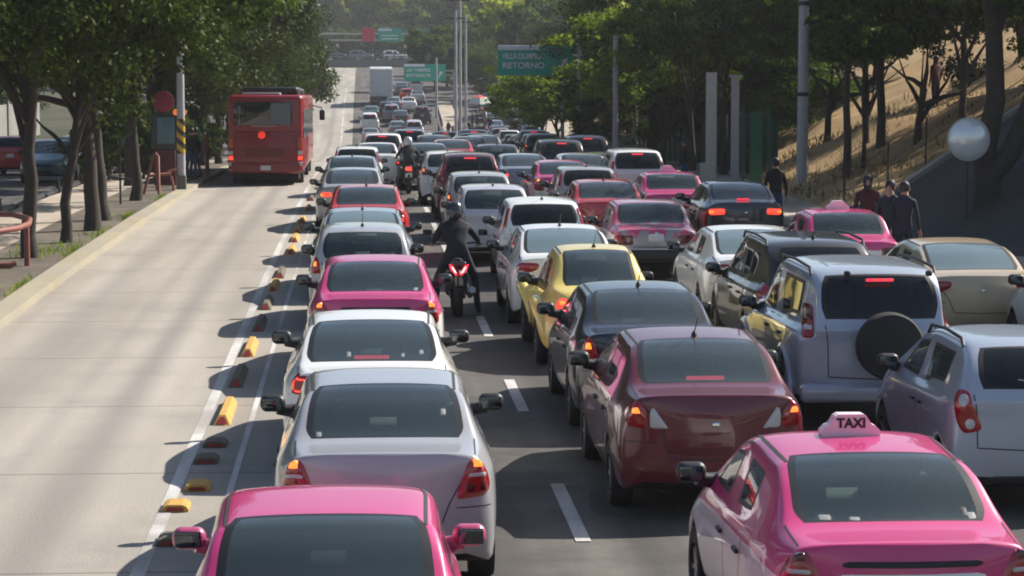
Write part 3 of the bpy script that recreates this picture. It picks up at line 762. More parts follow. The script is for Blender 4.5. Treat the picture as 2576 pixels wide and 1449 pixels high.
def cage(s):
    hw, L, rw, fw = s['W'] / 2, s['L'], s['rw'], s['fw']
    k = s['keys']; zb0 = s['clear']; ar = s['tr'] * 2 + .035
    ys = [.05, (rw - .40) * .5 + .03, rw - .40, rw - .27, rw, rw + .27, rw + .40, (rw + fw) / 2 - .12, (rw + fw) / 2 + .06, fw - .40, fw - .27, fw, fw + .27, fw + .40, L - .22, L - .04]
    up = {}
    ks = sorted(k)
    for i in range(16):
        a = max(q for q in ks if q <= i); b = min(q for q in ks if q >= i)
        t = 0 if a == b else (i - a) / (b - a)
        up[i] = [tuple(p[n] + (q[n] - p[n]) * t for n in range(3)) for p, q in zip(k[a], k[b])]
    shz = s['shz']
    zsl = [shz - .07, shz - .01, shz, shz, shz, shz, shz - .005, shz - .015, shz - .02, shz - .06, shz - .08, shz - .12, shz - .17, shz - .21, shz - .3, shz - .36]
    box = s.get('box', 0); bul = s.get('bulge', 0)
    wsf = [.86 + .04 * box, .945, .97, .975, .98, .98, .985, .985, .985, .98, .975, .965, .95, .92, .86, .72 + .08 * box]
    wmf = [.90 + .04 * box, .975, .99, 1.0, 1.005, 1.0, .99, .99, .99, .99, 1.0, 1.0, .99, .97, .92, .78 + .08 * box]
    if bul:
        wsf = [.62, .76, .86, .93, .95, .92, .84, .83, .83, .85, .93, .95, .92, .84, .7, .55]
        wmf = [.70, .88, .97, 1.03, 1.05, 1.02, .93, .91, .91, .94, 1.02, 1.05, 1.02, .95, .82, .62]
    rows = []
    for i in range(16):
        zb = zb0
        if i in (3, 5, 10, 12): zb = ar * .80
        if i in (4, 11): zb = ar + .10
        if i == 0: zb = .30
        if i == 15: zb = .26
        if i in (1, 14): zb = zb0 + .01
        zm = max(.56, zb + .06) if i not in (4, 11) else zb + .05
        wb = wmf[i] * hw * (.955 if i not in (3, 4, 5, 10, 11, 12) else .985)
        zs = zsl[i]; ws = wsf[i] * hw
        u = list(up[i])
        yl = ys[i]
        c = .09 if i == 0 else 0
        f = -.09 if i == 15 else 0
        # keep the shoulder under the glass base
        zs = min(zs, u[0][2] - .02) if i not in (0, 15) else min(zs, u[0][2] - .03)
        zs = max(zs, zm + .06)
        row = [(0, yl - (.04 if i == 0 else 0), zb), (wb, yl + c + f, zb), (wmf[i] * hw, yl + c * .8 + f * .8, zm), (ws, yl * .35 + u[0][1] * .65 if 0 < i < 15 else yl + c * .8 + f * .5, zs)] + u
        if abs(u[3][0]) > 0: u[3] = (0, u[3][1], u[3][2])
        rows.append(row)
    V = []; idx = {}
    for i, row in enumerate(rows):
        for j, p in enumerate(row):
            idx[i, j, 1] = len(V); V.append(p)
            if p[0] == 0: idx[i, j, -1] = idx[i, j, 1]
            else:
                idx[i, j, -1] = len(V); V.append((-p[0], p[1], p[2]))
    F = []; C = []
    g0, g1 = s['gl']; q = s['quarter']
    for i in range(15):
        for j in range(7):
            for sd in (1, -1):
                a, b, c, d = idx[i, j, sd], idx[i + 1, j, sd], idx[i + 1, j + 1, sd], idx[i, j + 1, sd]
                F.append((a, b, c, d) if sd == 1 else (d, c, b, a))
                code = 0 if j < 3 else 1
                if j == 0: code = 2
                if i >= 12 and j >= 3: code = 6
                if j == 6 and g0 <= i < g1: code = 3
                if j == 6 and 9 <= i < 12: code = 4
                if j == 4:
                    base = 10 if sd == 1 else 20
                    if i == 8: code = base
                    if i == 6: code = base + 1
                    if q and q[0] <= i < q[1]: code = base + 2
                C.append(code)
    for i, sgn in ((0, 1), (15, -1)):
        y = rows[i][7][1] if i == 15 else 0
        zt = rows[i][7][2]
        m1 = len(V); V.append((0, (-.04 if i == 0 else s['L'] + .02), rows[i][2][2]))
        m2 = len(V); V.append((0, (-.02 if i == 0 else s['L'] + .01), min(rows[i][3][2], zt - .04)))
        for sd in (1, -1):
            J = [idx[i, j, sd] for j in range(8)]
            for qd, cd in (((J[0], J[1], J[2], m1), 0), ((m1, J[2], J[3], m2), 0), ((m2, J[3], J[4], J[5]), 1 if i == 0 else 0), ((m2, J[5], J[6], J[7]), 1 if i == 0 else 0)):
                if sd * sgn < 0: qd = qd[::-1]
                F.append(qd); C.append(cd)
    # creases: trailing edge of the deck, shoulder line, glass base
    cr = {}
    def ck(a, b, v): cr[tuple(sorted((a, b)))] = v
    for sd in (1, -1):
        for j in range(3, 7): ck(idx[0, j, sd], idx[0, j + 1, sd], .55 + .25 * box)
        for i in range(0, 15): ck(idx[i, 3, sd], idx[i + 1, 3, sd], .25 + .35 * box)
        for i in range(6, 9): ck(idx[i, 4, sd], idx[i + 1, 4, sd], .5)
        for i in range(g0, g1): ck(idx[i, 6, sd], idx[i + 1, 6, sd], .35)
        for i in range(0, 15): ck(idx[i, 1, sd], idx[i + 1, 1, sd], .7)
    return V, F, C, cr
def subdivide(V, F, C, cr, levels):
    me = bpy.data.meshes.new('cage'); me.from_pydata(V, [], F)
    for k in range(32): me.materials.append(None)
    me.polygons.foreach_set('material_index', C)
    me.update()
    at = me.attributes.new('crease_edge', 'FLOAT', 'EDGE')
    vals = np.zeros(len(me.edges), dtype=np.float32)
    for e in me.edges:
        v = cr.get(tuple(sorted(e.vertices)))
        if v: vals[e.index] = v
    at.data.foreach_set('value', vals)
    o = bpy.data.objects.new('cage', me); COL.objects.link(o)
    md = o.modifiers.new('s', 'SUBSURF'); md.levels = levels; md.render_levels = levels
    dg = bpy.context.evaluated_depsgraph_get(); dg.update()
    ev = o.evaluated_get(dg).to_mesh()
    n = len(ev.vertices); co = np.empty(n * 3, dtype=np.float32); ev.vertices.foreach_get('co', co); co = co.reshape(-1, 3).copy()
    npol = len(ev.polygons); vi = np.empty(npol * 4, dtype=np.int32); ev.loops.foreach_get('vertex_index', vi); vi = vi.reshape(-1, 4).copy()
    mi = np.empty(npol, dtype=np.int32); ev.polygons.foreach_get('material_index', mi)
    bpy.data.objects.remove(o); bpy.data.meshes.remove(me)
    return co, vi, mi
def sub(co, F, name, mats, mi=None):
    u, inv = np.unique(F, return_inverse=True)
    return np_mesh(name, co[u], inv.reshape(F.shape), mats, mi)
class Body: pass
BODIES = {}
def body(shape, lev=3):
    if (shape, lev) in BODIES: return BODIES[shape, lev]
    s = SHAPES[shape]
    V, F, C, cr = cage(s)
    co, fi, mi = subdivide(V, F, C, cr, lev)
    sx = s['W'] / (co[:, 0].max() - co[:, 0].min()); co[:, 0] *= sx
    B = Body(); B.s = s; B.co = co; B.fi = fi
    # black rubber ring round every pane
    mi2 = mi.copy()
    for code in (3, 4, 10, 11, 12, 20, 21, 22):
        m = mi == code
        if not m.any(): continue
        inside = np.zeros(len(co), bool); inside[fi[m].ravel()] = True
        outside = np.zeros(len(co), bool); outside[fi[~m].ravel()] = True
        edge = inside & outside
        ring = m & edge[fi].any(axis=1)
        mi2[ring] = 5
    B.mi = mi2
    bm_ = np.isin(mi2, (0, 1, 2, 5, 6))
    slot = np.select([mi2 == 0, mi2 == 1, mi2 == 2, mi2 == 5, mi2 == 6], [0, 1, 2, 3, 0])
    B.body = sub(co, fi[bm_], 'body', [P_['white'], P_['white'], M_under, M_gasket], slot[bm_])
    B.panes = []
    for code, nm in ((3, 'rear_window'), (4, 'windshield'), (10, 'side_window'), (11, 'side_window'), (12, 'side_window'), (20, 'side_window'), (21, 'side_window'), (22, 'side_window')):
        m = mi2 == code
        if m.any(): B.panes.append((nm, sub(co, fi[m], nm, [G_std])))
    B.bvh = BVHTree.FromPolygons([Vector(c) for c in co.tolist()], fi.tolist())
    B.zmax = co[:, 2].max()
    BODIES[shape, lev] = B
    return B
# --- things laid on the body surface
def dirs(mode, a=0.0):
    if mode == 'rear': D = Vector((0, 1, 0)); U = Vector((1, 0, 0)); W = Vector((0, 0, 1)); O = Vector((0, -3, 0))
    if mode == 'front': D = Vector((0, -1, 0)); U = Vector((1, 0, 0)); W = Vector((0, 0, 1)); O = Vector((0, 9, 0))
    if mode == 'left': D = Vector((1, 0, 0)); U = Vector((0, 1, 0)); W = Vector((0, 0, 1)); O = Vector((-4, 0, 0))
    if mode == 'right': D = Vector((-1, 0, 0)); U = Vector((0, 1, 0)); W = Vector((0, 0, 1)); O = Vector((4, 0, 0))
    if mode == 'top': D = Vector((0, 0, -1)); U = Vector((1, 0, 0)); W = Vector((0, 1, 0)); O = Vector((0, 0, 4))
    if mode == 'corner':   # rear corner seen at angle a, +a = right hand corner
        D = Vector((-math.sin(a), math.cos(a), 0)); U = Vector((math.cos(a), math.sin(a), 0)); W = Vector((0, 0, 1)); O = -D * 3 + U * (.12 * math.sin(abs(a)) * (1 if a > 0 else -1)) - U * 0
        O = -D * 4 + Vector((0, .12, 0)) - U * 0
    return D, U, W, O
def hit(B, mode, u, v, a=0.0):
    D, U, W, O = dirs(mode, a)
    if mode == 'corner':
        # u given as if seen from straight behind
        p = O + Vector((u, 0, 0)) + W * v
    else: p = O + U * u + W * v
    h = B.bvh.ray_cast(p, D, 12)
    return (h[0], D) if h[0] else (None, D)
def resample(poly, n):
    pts = [Vector((x, y)) for x, y in poly]; pts.append(pts[0])
    ln = [(pts[i + 1] - pts[i]).length for i in range(len(pts) - 1)]; tot = sum(ln)
    out = []
    for k in range(n):
        t = tot * k / n; i = 0
        while t > ln[i]: t -= ln[i]; i += 1
        out.append(pts[i].lerp(pts[i + 1], t / ln[i]))
    # soften the corners
    return [(out[i - 1] + out[i] * 2 + out[(i + 1) % n]) / 4 for i in range(n)]
def decal(mb, B, mode, poly, off=.006, bulge=.008, mi=0, a=0.0, n=28, rings=4):
    pts = resample(poly, n)
    c = sum(pts, Vector((0, 0))) / n
    V = []; 
    for r in range(rings + 1):
        t = r / rings
        for p in pts:
            q = c + (p - c) * t
            k = 0
            h, D = hit(B, mode, q.x, q.y, a)
            while h is None and k < 8:
                q = c + (q - c) * .93; h, D = hit(B, mode, q.x, q.y, a); k += 1
            if h is None: return
            o = off + bulge * (1 - t * t)
            if r == rings: o = -.012
            V.append(h - D * o)
    F = []
    for r in range(rings):
        for k in range(n):
            A, Bq, Cq, Dq = r * n + k, r * n + (k + 1) % n, (r + 1) * n + (k + 1) % n, (r + 1) * n + k
            F.append((A, Bq, Cq, Dq) if r else (A, Cq, Dq))
    mb.add(V, F, mi)
def seam(mb, B, mode, line, wd=.008, off=.0025, a=0.0, mi=0, stepl=.04):
    P = []
    for (x0, y0), (x1, y1) in zip(line, line[1:]):
        n = max(1, int(math.hypot(x1 - x0, y1 - y0) / stepl))
        for k in range(n + (1 if (x1, y1) == line[-1] else 0)):
            P.append((x0 + (x1 - x0) * k / n, y0 + (y1 - y0) * k / n))
    V = []
    for i, p in enumerate(P):
        q0 = P[max(0, i - 1)]; q1 = P[min(len(P) - 1, i + 1)]
        tx, ty = q1[0] - q0[0], q1[1] - q0[1]; l = math.hypot(tx, ty) or 1
        nx, ny = -ty / l * wd / 2, tx / l * wd / 2
        a1, D = hit(B, mode, p[0] + nx, p[1] + ny, a); a2, D = hit(B, mode, p[0] - nx, p[1] - ny, a)
        if a1 is None or a2 is None: return
        if (a1 - a2).length > .2: return
        V += [a1 - D * off, a2 - D * off]
    mb.add(V, [(2 * i, 2 * i + 1, 2 * i + 3, 2 * i + 2) for i in range(len(P) - 1)], mi)
def wheel_mesh(r, wd):
    t = MB(); My = Matrix.Rotation(R(90), 4, 'Y')
    t.lathe([(r * .62, -wd / 2), (r * .94, -wd / 2), (r, -wd / 2 + .03), (r, wd / 2 - .03), (r * .94, wd / 2), (r * .62, wd / 2), (r * .60, wd / 2 - .02)], 26, My)
    q = MB()
    q.lathe([(0, wd / 2 - .06), (r * .60, wd / 2 - .06), (r * .63, wd / 2 - .005), (r * .58, wd / 2 - .002), (r * .56, wd / 2 - .02)], 24, My, 1)
    q.lathe([(0, wd / 2 - .012), (r * .14, wd / 2 - .015), (r * .16, wd / 2 - .05)], 14, My, 0)
    for k in range(7):
        an = 2 * math.pi * k / 7
        q.box((wd / 2 - .03, 0, 0), (.03, r * .12, r * .50), M=Matrix.Rotation(an, 4, 'X') @ Matrix.Translation((0, 0, r * .34)), mi=0)
    q.lathe([(r * .55, wd / 2 - .03), (r * .60, wd / 2 - .004), (r * .635, wd / 2 - .004), (r * .64, wd / 2 - .03)], 24, My, 0)
    return t.mesh('tyre', M_tyre, True), q.mesh('rim', [M_rim, M_plast], True)
WH = {}
def wheel(car, r, x, y, left):
    if r not in WH: WH[r] = wheel_mesh(r, .195)
    e = link('wheel', None, car); e.empty_display_size = .1
    e.location = (x, y, r); e.rotation_euler = (0, 0, math.pi if left else 0)
    link('tyre', WH[r][0], e); link('rim', WH[r][1], e)
def mirror_meshes():
    out = []
    for sd in (1, -1):
        b = MB(); b.rbox((sd * .10, .03, .02), (.215, .13, .145), .06, n=5); b.tube([(sd * .06, .04, -.03), (-sd * .04, .07, -.05), (-sd * .16, .10, -.06)], [.05, .055, .07], 10)
        g = MB(); g.rbox((sd * .105, -.031, .02), (.165, .012, .10), .03)
        out.append((b.mesh('mirror', M_plast, True), g.mesh('mirror_glass', M_mirror, True)))
    return out
MIR = mirror_meshes()
SEAT = {}
def seat_mesh():
    b = MB()
    b.rbox((0, 0, .42), (.5, .5, .2), .07); b.rbox((0, -.28, .82), (.50, .15, .70), .09, M=Matrix.Rotation(R(-10), 4, 'X')); b.rbox((0, -.36, 1.25), (.29, .10, .20), .05)
    b.tube([(-.06, -.35, 1.05), (-.06, -.37, 1.16)], .008, 6); b.tube([(.06, -.35, 1.05), (.06, -.37, 1.16)], .008, 6)
    f = b.mesh('front_seat', M_seat, True)
    b = MB(); b.rbox((0, .12, .42), (1.25, .5, .2), .07); b.rbox((0, -.18, .74), (1.25, .15, .55), .06, M=Matrix.Rotation(R(-16), 4, 'X'))
    for x in (-.36, .36): b.rbox((x, -.28, 1.05), (.24, .09, .12), .04)
    b.rbox((0, -.42, .96), (1.15, .42, .03), .012, mi=1)
    r = b.mesh('rear_seat', [M_seat2, M_shelf], True)
    b = MB(); b.rbox((0, 0, .80), (1.32, .36, .2), .08); b.lathe([(.17, 0), (.185, .012), (.19, 0), (.185, -.012), (.17, 0)], 18, Matrix.Translation((-.36, -.3, .88)) @ Matrix.Rotation(R(60), 4, 'X')); b.rbox((-.35, -.02, .9), (.4, .2, .08), .03)
    d = b.mesh('dashboard', M_dash, True)
    b = MB(); b.box((0, 0, .3), (1.35, 2.6, .05))
    fl = b.mesh('cabin_floor', M_dash)
    SEAT.update(front=f, rear=r, dash=d, floor=fl)
seat_mesh()
LAMPS = {
 # right-hand lamp: list of (outline, slot, offset, bulge); slots 0 red 1 clear 2 amber lit 3 dark 4 red lit 5 chrome
 'aveo': (.45, [([(.50, .74), (.76, .755), (.84, .80), (.83, .90), (.75, 1.02), (.66, 1.055), (.61, 1.03), (.55, .90)], 0, .010, .022), ([(.63, .965), (.72, .965), (.71, 1.01), (.66, 1.03), (.64, 1.02)], 2, .024, .010), ([(.575, .90), (.78, .90), (.77, .935), (.59, .935)], 1, .024, .010), ([(.58, .79), (.66, .79), (.66, .87), (.58, .87)], 3, .028, .008), ([(.69, .80), (.76, .80), (.76, .87), (.69, .87)], 3, .026, .008)]),
 'aveo_off': (.45, [([(.50, .74), (.76, .755), (.84, .80), (.83, .90), (.75, 1.02), (.66, 1.055), (.61, 1.03), (.55, .90)], 0, .010, .022), ([(.62, .965), (.73, .965), (.71, 1.01), (.66, 1.03), (.63, 1.02)], 3, .020, .006), ([(.575, .90), (.78, .90), (.77, .935), (.59, .935)], 1, .024, .010), ([(.58, .79), (.66, .79), (.66, .87), (.58, .87)], 3, .028, .008), ([(.69, .80), (.76, .80), (.76, .87), (.69, .87)], 3, .026, .008)]),
 'versa': (.5, [([(.58, .80), (.78, .80), (.86, .90), (.82, 1.0), (.72, 1.04), (.64, 1.03), (.58, .92)], 0, .010, .02), ([(.40, .80), (.58, .80), (.58, .95), (.55, .99)], 1, .012, .012), ([(.63, .92), (.73, .92), (.72, .975), (.66, .98)], 2, .026, .010)]),
 'eform': (.45, [([(.56, .89), (.80, .90), (.84, .98), (.80, 1.09), (.56, 1.07)], 0, .010, .018), ([(.61, .92), (.75, .925), (.75, .95), (.61, .94)], 4, .026, .004), ([(.61, 1.02), (.75, 1.035), (.75, 1.055), (.61, 1.04)], 4, .026, .004), ([(.73, .94), (.77, .94), (.77, 1.04), (.73, 1.04)], 4, .026, .004)]),
 'civic': (.5, [([(.42, .94), (.60, .86), (.82, .86), (.84, .95), (.76, 1.03), (.42, 1.02)], 0, .010, .016), ([(.62, .875), (.78, .88), (.78, .92), (.64, .92)], 1, .024, .006)]),
 'spark': (.5, [([(.50, .76), (.68, .72), (.74, .80), (.82, 1.02), (.76, 1.12), (.63, 1.10), (.58, .96)], 0, .010, .020), ([(.68 + .062 * math.cos(q * .5236), 1.01 + .062 * math.sin(q * .5236)) for q in range(12)], 1, .03, .012), ([(.62 + .055 * math.cos(q * .5236), .825 + .055 * math.sin(q * .5236)) for q in range(12)], 1, .028, .012)]),
 'crv': (.5, [([(.60, .96), (.86, .97), (.88, 1.08), (.84, 1.16), (.52, 1.06), (.52, 1.0)], 0, .010, .016), ([(.60, .97), (.80, .98), (.78, 1.01), (.62, 1.0)], 1, .024, .006)]),
 'jeep': (.2, [([(.70, .98), (.84, .98), (.84, 1.33), (.72, 1.33)], 0, .014, .02), ([(.72, 1.15), (.82, 1.15), (.82, 1.31), (.73, 1.31)], 3, .034, .004), ([(.72, 1.08), (.82, 1.08), (.82, 1.13), (.72, 1.13)], 1, .034, .004)]),
 'wide': (.45, [([(.42, .86), (.76, .84), (.82, .90), (.80, .97), (.42, .98)], 4, .010, .012), ([(.64, .88), (.78, .88), (.76, .94), (.64, .94)], 2, .02, .01)]),
 'tsuru': (.2, [([(.40, .70), (.78, .70), (.80, .88), (.40, .88)], 3, .008, .006), ([(.62, .71), (.77, .71), (.78, .87), (.62, .87)], 0, .014, .006)]),
 'round': (.3, [([(.58 + .095 * math.cos(q * .5236), .83 + .095 * math.sin(q * .5236)) for q in range(12)], 4, .012, .03), ([(.58 + .05 * math.cos(q * .7854), .865 + .03 * math.sin(q * .7854)) for q in range(8)], 2, .04, .008), ([(.53, .77), (.63, .77), (.62, .80), (.54, .80)], 1, .034, .006)]),
 'blob': (.4, [([(.56, .80), (.74, .80), (.82, .88), (.78, 1.0), (.62, 1.0)], 0, .010, .016), ([(.62, .86), (.74, .86), (.74, .96), (.62, .96)], 4, .024, .006)]),
 'vert': (.35, [([(.66, 1.02), (.78, 1.02), (.74, 1.36), (.64, 1.36)], 0, .012, .016)]),
 'tall': (.45, [([(.60, .86), (.76, .86), (.80, .96), (.74, 1.10), (.66, 1.10), (.60, .98)], 0, .010, .016), ([(.64, .96), (.73, .96), (.72, 1.04), (.66, 1.04)], 2, .022, .010)]),
}
PROTO = {}
def make_car(key, shape, lamp, glass=None, rear_glass=None, lev=3, plate=(0, .72), plate_mat=None, hi=None, antenna=None, roofrails=False, detail=True, mirror_mat=None, trim=None, scale=1.0):
    B = body(shape, lev); s = B.s; hw = s['W'] / 2
    car = empty('car')
    nm = {'suv': 'suv', 'jeep': 'suv', 'van': 'van'}.get(shape, 'car'); car.name = nm
    link('body', B.body.copy(), car)
    for pn, me in B.panes:
        o = link(pn, me, car)
        gm = (rear_glass if pn == 'rear_window' and rear_glass else glass) or G_std
        if gm is not G_std:
            o.data = me.copy(); o.data.materials[0] = gm
    ang, pcs = LAMPS[lamp]
    lm = [M_lred, M_lclear, M_lamber, M_ldark, M_lredlit, M_chrome]
    for sd in (1, -1):
        m = MB()
        for poly, mi, off, bu in pcs:
            if lamp == 'blob' and lev < 3: pass
            decal(m, B, 'corner', [((x - .68) * 1.12 * sd + .68 * sd, (z - .9) * 1.12 + ({'aveo': .925, 'aveo_off': .925, 'versa': .925, 'eform': .835}.get(lamp) or {'sedan': .86, 'lowsedan': .86, 'boxsedan': .86}.get(shape, .9))) for x, z in poly], off, bu, mi, ang * sd, n=26 if detail else 12, rings=4 if detail else 2)
        if m.v: m.build('tail_lamp', lm, car, True)
    # headlamps and grille
    for sd in (1, -1):
        m = MB(); decal(m, B, 'front', [(sd * .45, s['shz'] - .33), (sd * .70, s['shz'] - .31), (sd * .72, s['shz'] - .22), (sd * .48, s['shz'] - .24)], .01, .015, 0, n=16, rings=3)
        if m.v: m.build('headlamp', M_head, car, True)
    m = MB(); decal(m, B, 'front', [(-.38, s['shz'] - .36), (.38, s['shz'] - .36), (.40, s['shz'] - .27), (-.40, s['shz'] - .27)], .006, .004, 0, n=20, rings=3); decal(m, B, 'front', [(-.45, .34), (.45, .34), (.42, .44), (-.42, .44)], .006, .004, 0, n=20, rings=3)
    if m.v: m.build('grille', M_plast, car, True)
    for (x, y, l) in ((hw - .115, s['rw'], 0), (-(hw - .115), s['rw'], 1), (hw - .115, s['fw'], 0), (-(hw - .115), s['fw'], 1)):
        wheel(car, s['tr'], x, y, l)
    bz = s['keys'][9][0]
    for k, sd in ((0, 1), (1, -1)):
        o = link('mirror', MIR[k][0], car, (sd * (bz[0] + .075) * s['W'] / 1.71, bz[1] - .16, bz[2] + .055))
        if mirror_mat: o.data = o.data.copy(); o.data.materials[0] = mirror_mat
        link('mirror_glass', MIR[k][1], o)
    if plate:
        m = MB(); x, z = plate
        decal(m, B, 'rear', [(x - .17, z - .085), (x + .17, z - .085), (x + .17, z + .085), (x - .17, z + .085)], .012, .002, 0, n=28, rings=3)
        m.build('license_plate', plate_mat or M_plate, car, True)
    ym = s['keys'][7][0][1]
    off = B.zmax - 1.46 if shape not in ('suv', 'jeep', 'van') else B.zmax - 1.52
    for sd in (-1, 1):
        link('front_seat', SEAT['front'], car, (sd * .36, ym + .42, off))
    link('rear_seat', SEAT['rear'], car, (0, s['yrw'] + (.12 if shape in ('sedan', 'lowsedan', 'boxsedan', 'beetle') else .75), off - .06))
    link('dashboard', SEAT['dash'], car, (0, s['keys'][12][0][1] - .35, off + .02))
    link('cabin_floor', SEAT['floor'], car, (0, s['rw'] + 1.3, 0))
    if detail:
        k = s['keys']; m = MB()
        xr6 = k[6][2][0] - .03
        if shape in ('sedan', 'lowsedan', 'boxsedan', 'beetle'):
            for sd in (1, -1):
                seam(m, B, 'top', [(sd * (xr6), s['yrw'] - .02), (sd * (xr6 + .02), ym), (sd * (xr6 + .0), k[9][2][1] - .0)], .022, .004)
            if shape != 'beetle':
                xb = k[2][2][0] + .02
                # boot lid
                for sd in (1, -1):
                    seam(m, B, 'top', [(sd * xb, k[2][2][1] - .02), (sd * (xb - .01), .2)], .010)
                    zl = k[0][3][2]
                    seam(m, B, 'rear', [(sd * (xb - .02), zl - .06), (sd * .47, .74 if lamp != 'versa' else .82), (sd * .40, .56 if shape != 'boxsedan' else .62), (0, .55 if shape != 'boxsedan' else .61)], .010)
                    seam(m, B, 'corner', [(sd * .50, .70), (sd * .84, .70)], .008, a=.5 * sd)
        else:
            for sd in (1, -1):
                zb = k[1][3][2]
                seam(m, B, 'rear', [(sd * .60, zb - .02), (sd * .57, zb - .2), (sd * .56, .60), (0, .58)], .011)
        for md in ('left', 'right'):
            belt = s['shz'] - .03
            yB = ym
            seam(m, B, md, [(yB, belt), (yB, .36)], .009); seam(m, B, md, [(k[9][0][1] - .02, belt - .06), (k[9][0][1] + .0, .36)], .009)
            y6 = k[6][0][1]
            seam(m, B, md, [(y6 + .03, belt), (y6 + .05, .74), (s['rw'] + .46, .40)], .009)
            seam(m, B, md, [(s['rw'] + .46, .34), (s['fw'] - .46, .34)], .012)
        if m.v: m.build('seam', M_seam, car)
        for sd, md in ((-1, 'left'), (1, 'right')):
            for yy in (ym + .12, k[6][0][1] + .16):
                h, D = hit(B, md, yy, s['shz'] - .12)
                if h:
                    mm = MB(); mm.rbox(h + Vector((sd * .012, 0, 0)), (.03, .16, .03), .012); mm.build('door_handle', M_plast, car, True)
        # side moulding dark sill and bumper under-lip
        m = MB()
        decal(m, B, 'rear', [(-.62, .27), (.62, .27), (.58, .36), (-.58, .36)], .008, .002, 0, n=30, rings=3)
        if m.v: m.build('bumper_lip', M_plast, car, True)
    if detail:
        m = MB(); zb_ = .86 if shape in ('sedan', 'lowsedan', 'boxsedan') else .93
        if shape == 'beetle': zb_ = .74
        decal(m, B, 'rear', [(.05 * math.cos(q * .5236), zb_ + .032 * math.sin(q * .5236)) for q in range(12)], .004, .006, 0, n=18, rings=3)
        if m.v: m.build('badge', M_chrome, car, True)
    if hi:
        m = MB()
        if hi == 'shelf':
            m.rbox((0, k_[0], k_[1]) if False else (0, s['keys'][2][3][1] + .17, s['keys'][2][3][2] + .03), (.34, .03, .035), .01)
        elif hi == 'top':
            m.rbox((0, s['yrw'] - .14, s['zrw'] - .045), (.30, .03, .03), .01)
        elif hi == 'lip':
            m.rbox((0, s['keys'][2][3][1] + .02, s['keys'][2][3][2] + .012), (.26, .03, .03), .01)
        m.build('brake_light', M_lhi, car, True)
    if antenna is not None:
        m = MB(); y0 = antenna; h, D = hit(B, 'top', .0, y0)
        m.lathe([(.03, 0), (.022, .03), (.008, .05)], 10, Matrix.Translation(h)); m.tube([h + Vector((0, 0, .03)), h + Vector((0, -.25, .20))], [.006, .004], 6)
        m.build('antenna', M_plast, car, True)
    if roofrails:
        for sd in (1, -1):
            m = MB(); x = sd * (s['keys'][6][2][0] + .02); y0 = s['yrw'] + .18; y1 = s['keys'][9][2][1] - .05
            z = B.zmax - .01
            m.tube([(x, y0, z - .10), (x, y0 + .09, z - .015), (x, (y0 + y1) / 2, z + .01), (x, y1 - .12, z - .015), (x, y1, z - .10)], .017, 8)
            m.build('roof_rail', roofrails, car, True)
    if trim: trim(car, B)
    PROTO[key] = (car, shape)
    return car
BODYC = {}
def recolor(car, key, lower, upper=None):
    for ch in car.children:
        if ch.name.split('.')[0] == 'body':
            q = (key, lower, upper)
            if q not in BODYC:
                BODYC[q] = ch.data.copy()
                BODYC[q].materials[0] = P_[lower]; BODYC[q].materials[1] = P_[upper or lower]
            ch.data = BODYC[q]
USED = set()
def place_car(key, lower, upper, px, Yrw, label, group, X=None, dz=0, rz=0, front=False, cat=None, sx=1.0):
    p, shape = PROTO[key]
    if key in USED: c = copy_tree(p)
    else: c = p; USED.add(key)
    recolor(c, key, lower, upper)
    s = SHAPES[shape]
    Y = Yrw
    x = X if X is not None else x_at(px, Y, gz(Y) + s['zrw'])
    if front:
        c.location = (x, Y + s['L'] - s['yrw'], 0); c.rotation_euler = (0, 0, math.pi + rz); ya, yb = Y, Y + s['L']
    else:
        c.location = (x, Y - s['yrw'], 0); c.rotation_euler = (0, 0, rz); ya, yb = Y - s['yrw'] + s['rw'], Y - s['yrw'] + s['fw']
    za, zb = gz(ya), gz(yb)
    sl = math.atan2(zb - za, yb - ya)
    y0 = Y - s['yrw']
    c.location.z = za - (ya - c.location.y) * math.tan(sl) * (1 if not front else 1) + dz
    if not front: c.rotation_euler.x = sl
    else:
        c.location.z = gz(c.location.y); c.rotation_euler.x = -math.atan2(gz(c.location.y) - gz(c.location.y - 3), 3)
    c.scale = (sx, 1, 1)
    tag(c, label, cat or {'suv': 'SUV', 'jeep': 'SUV', 'van': 'van'}.get(shape, 'car'), group)
    return c
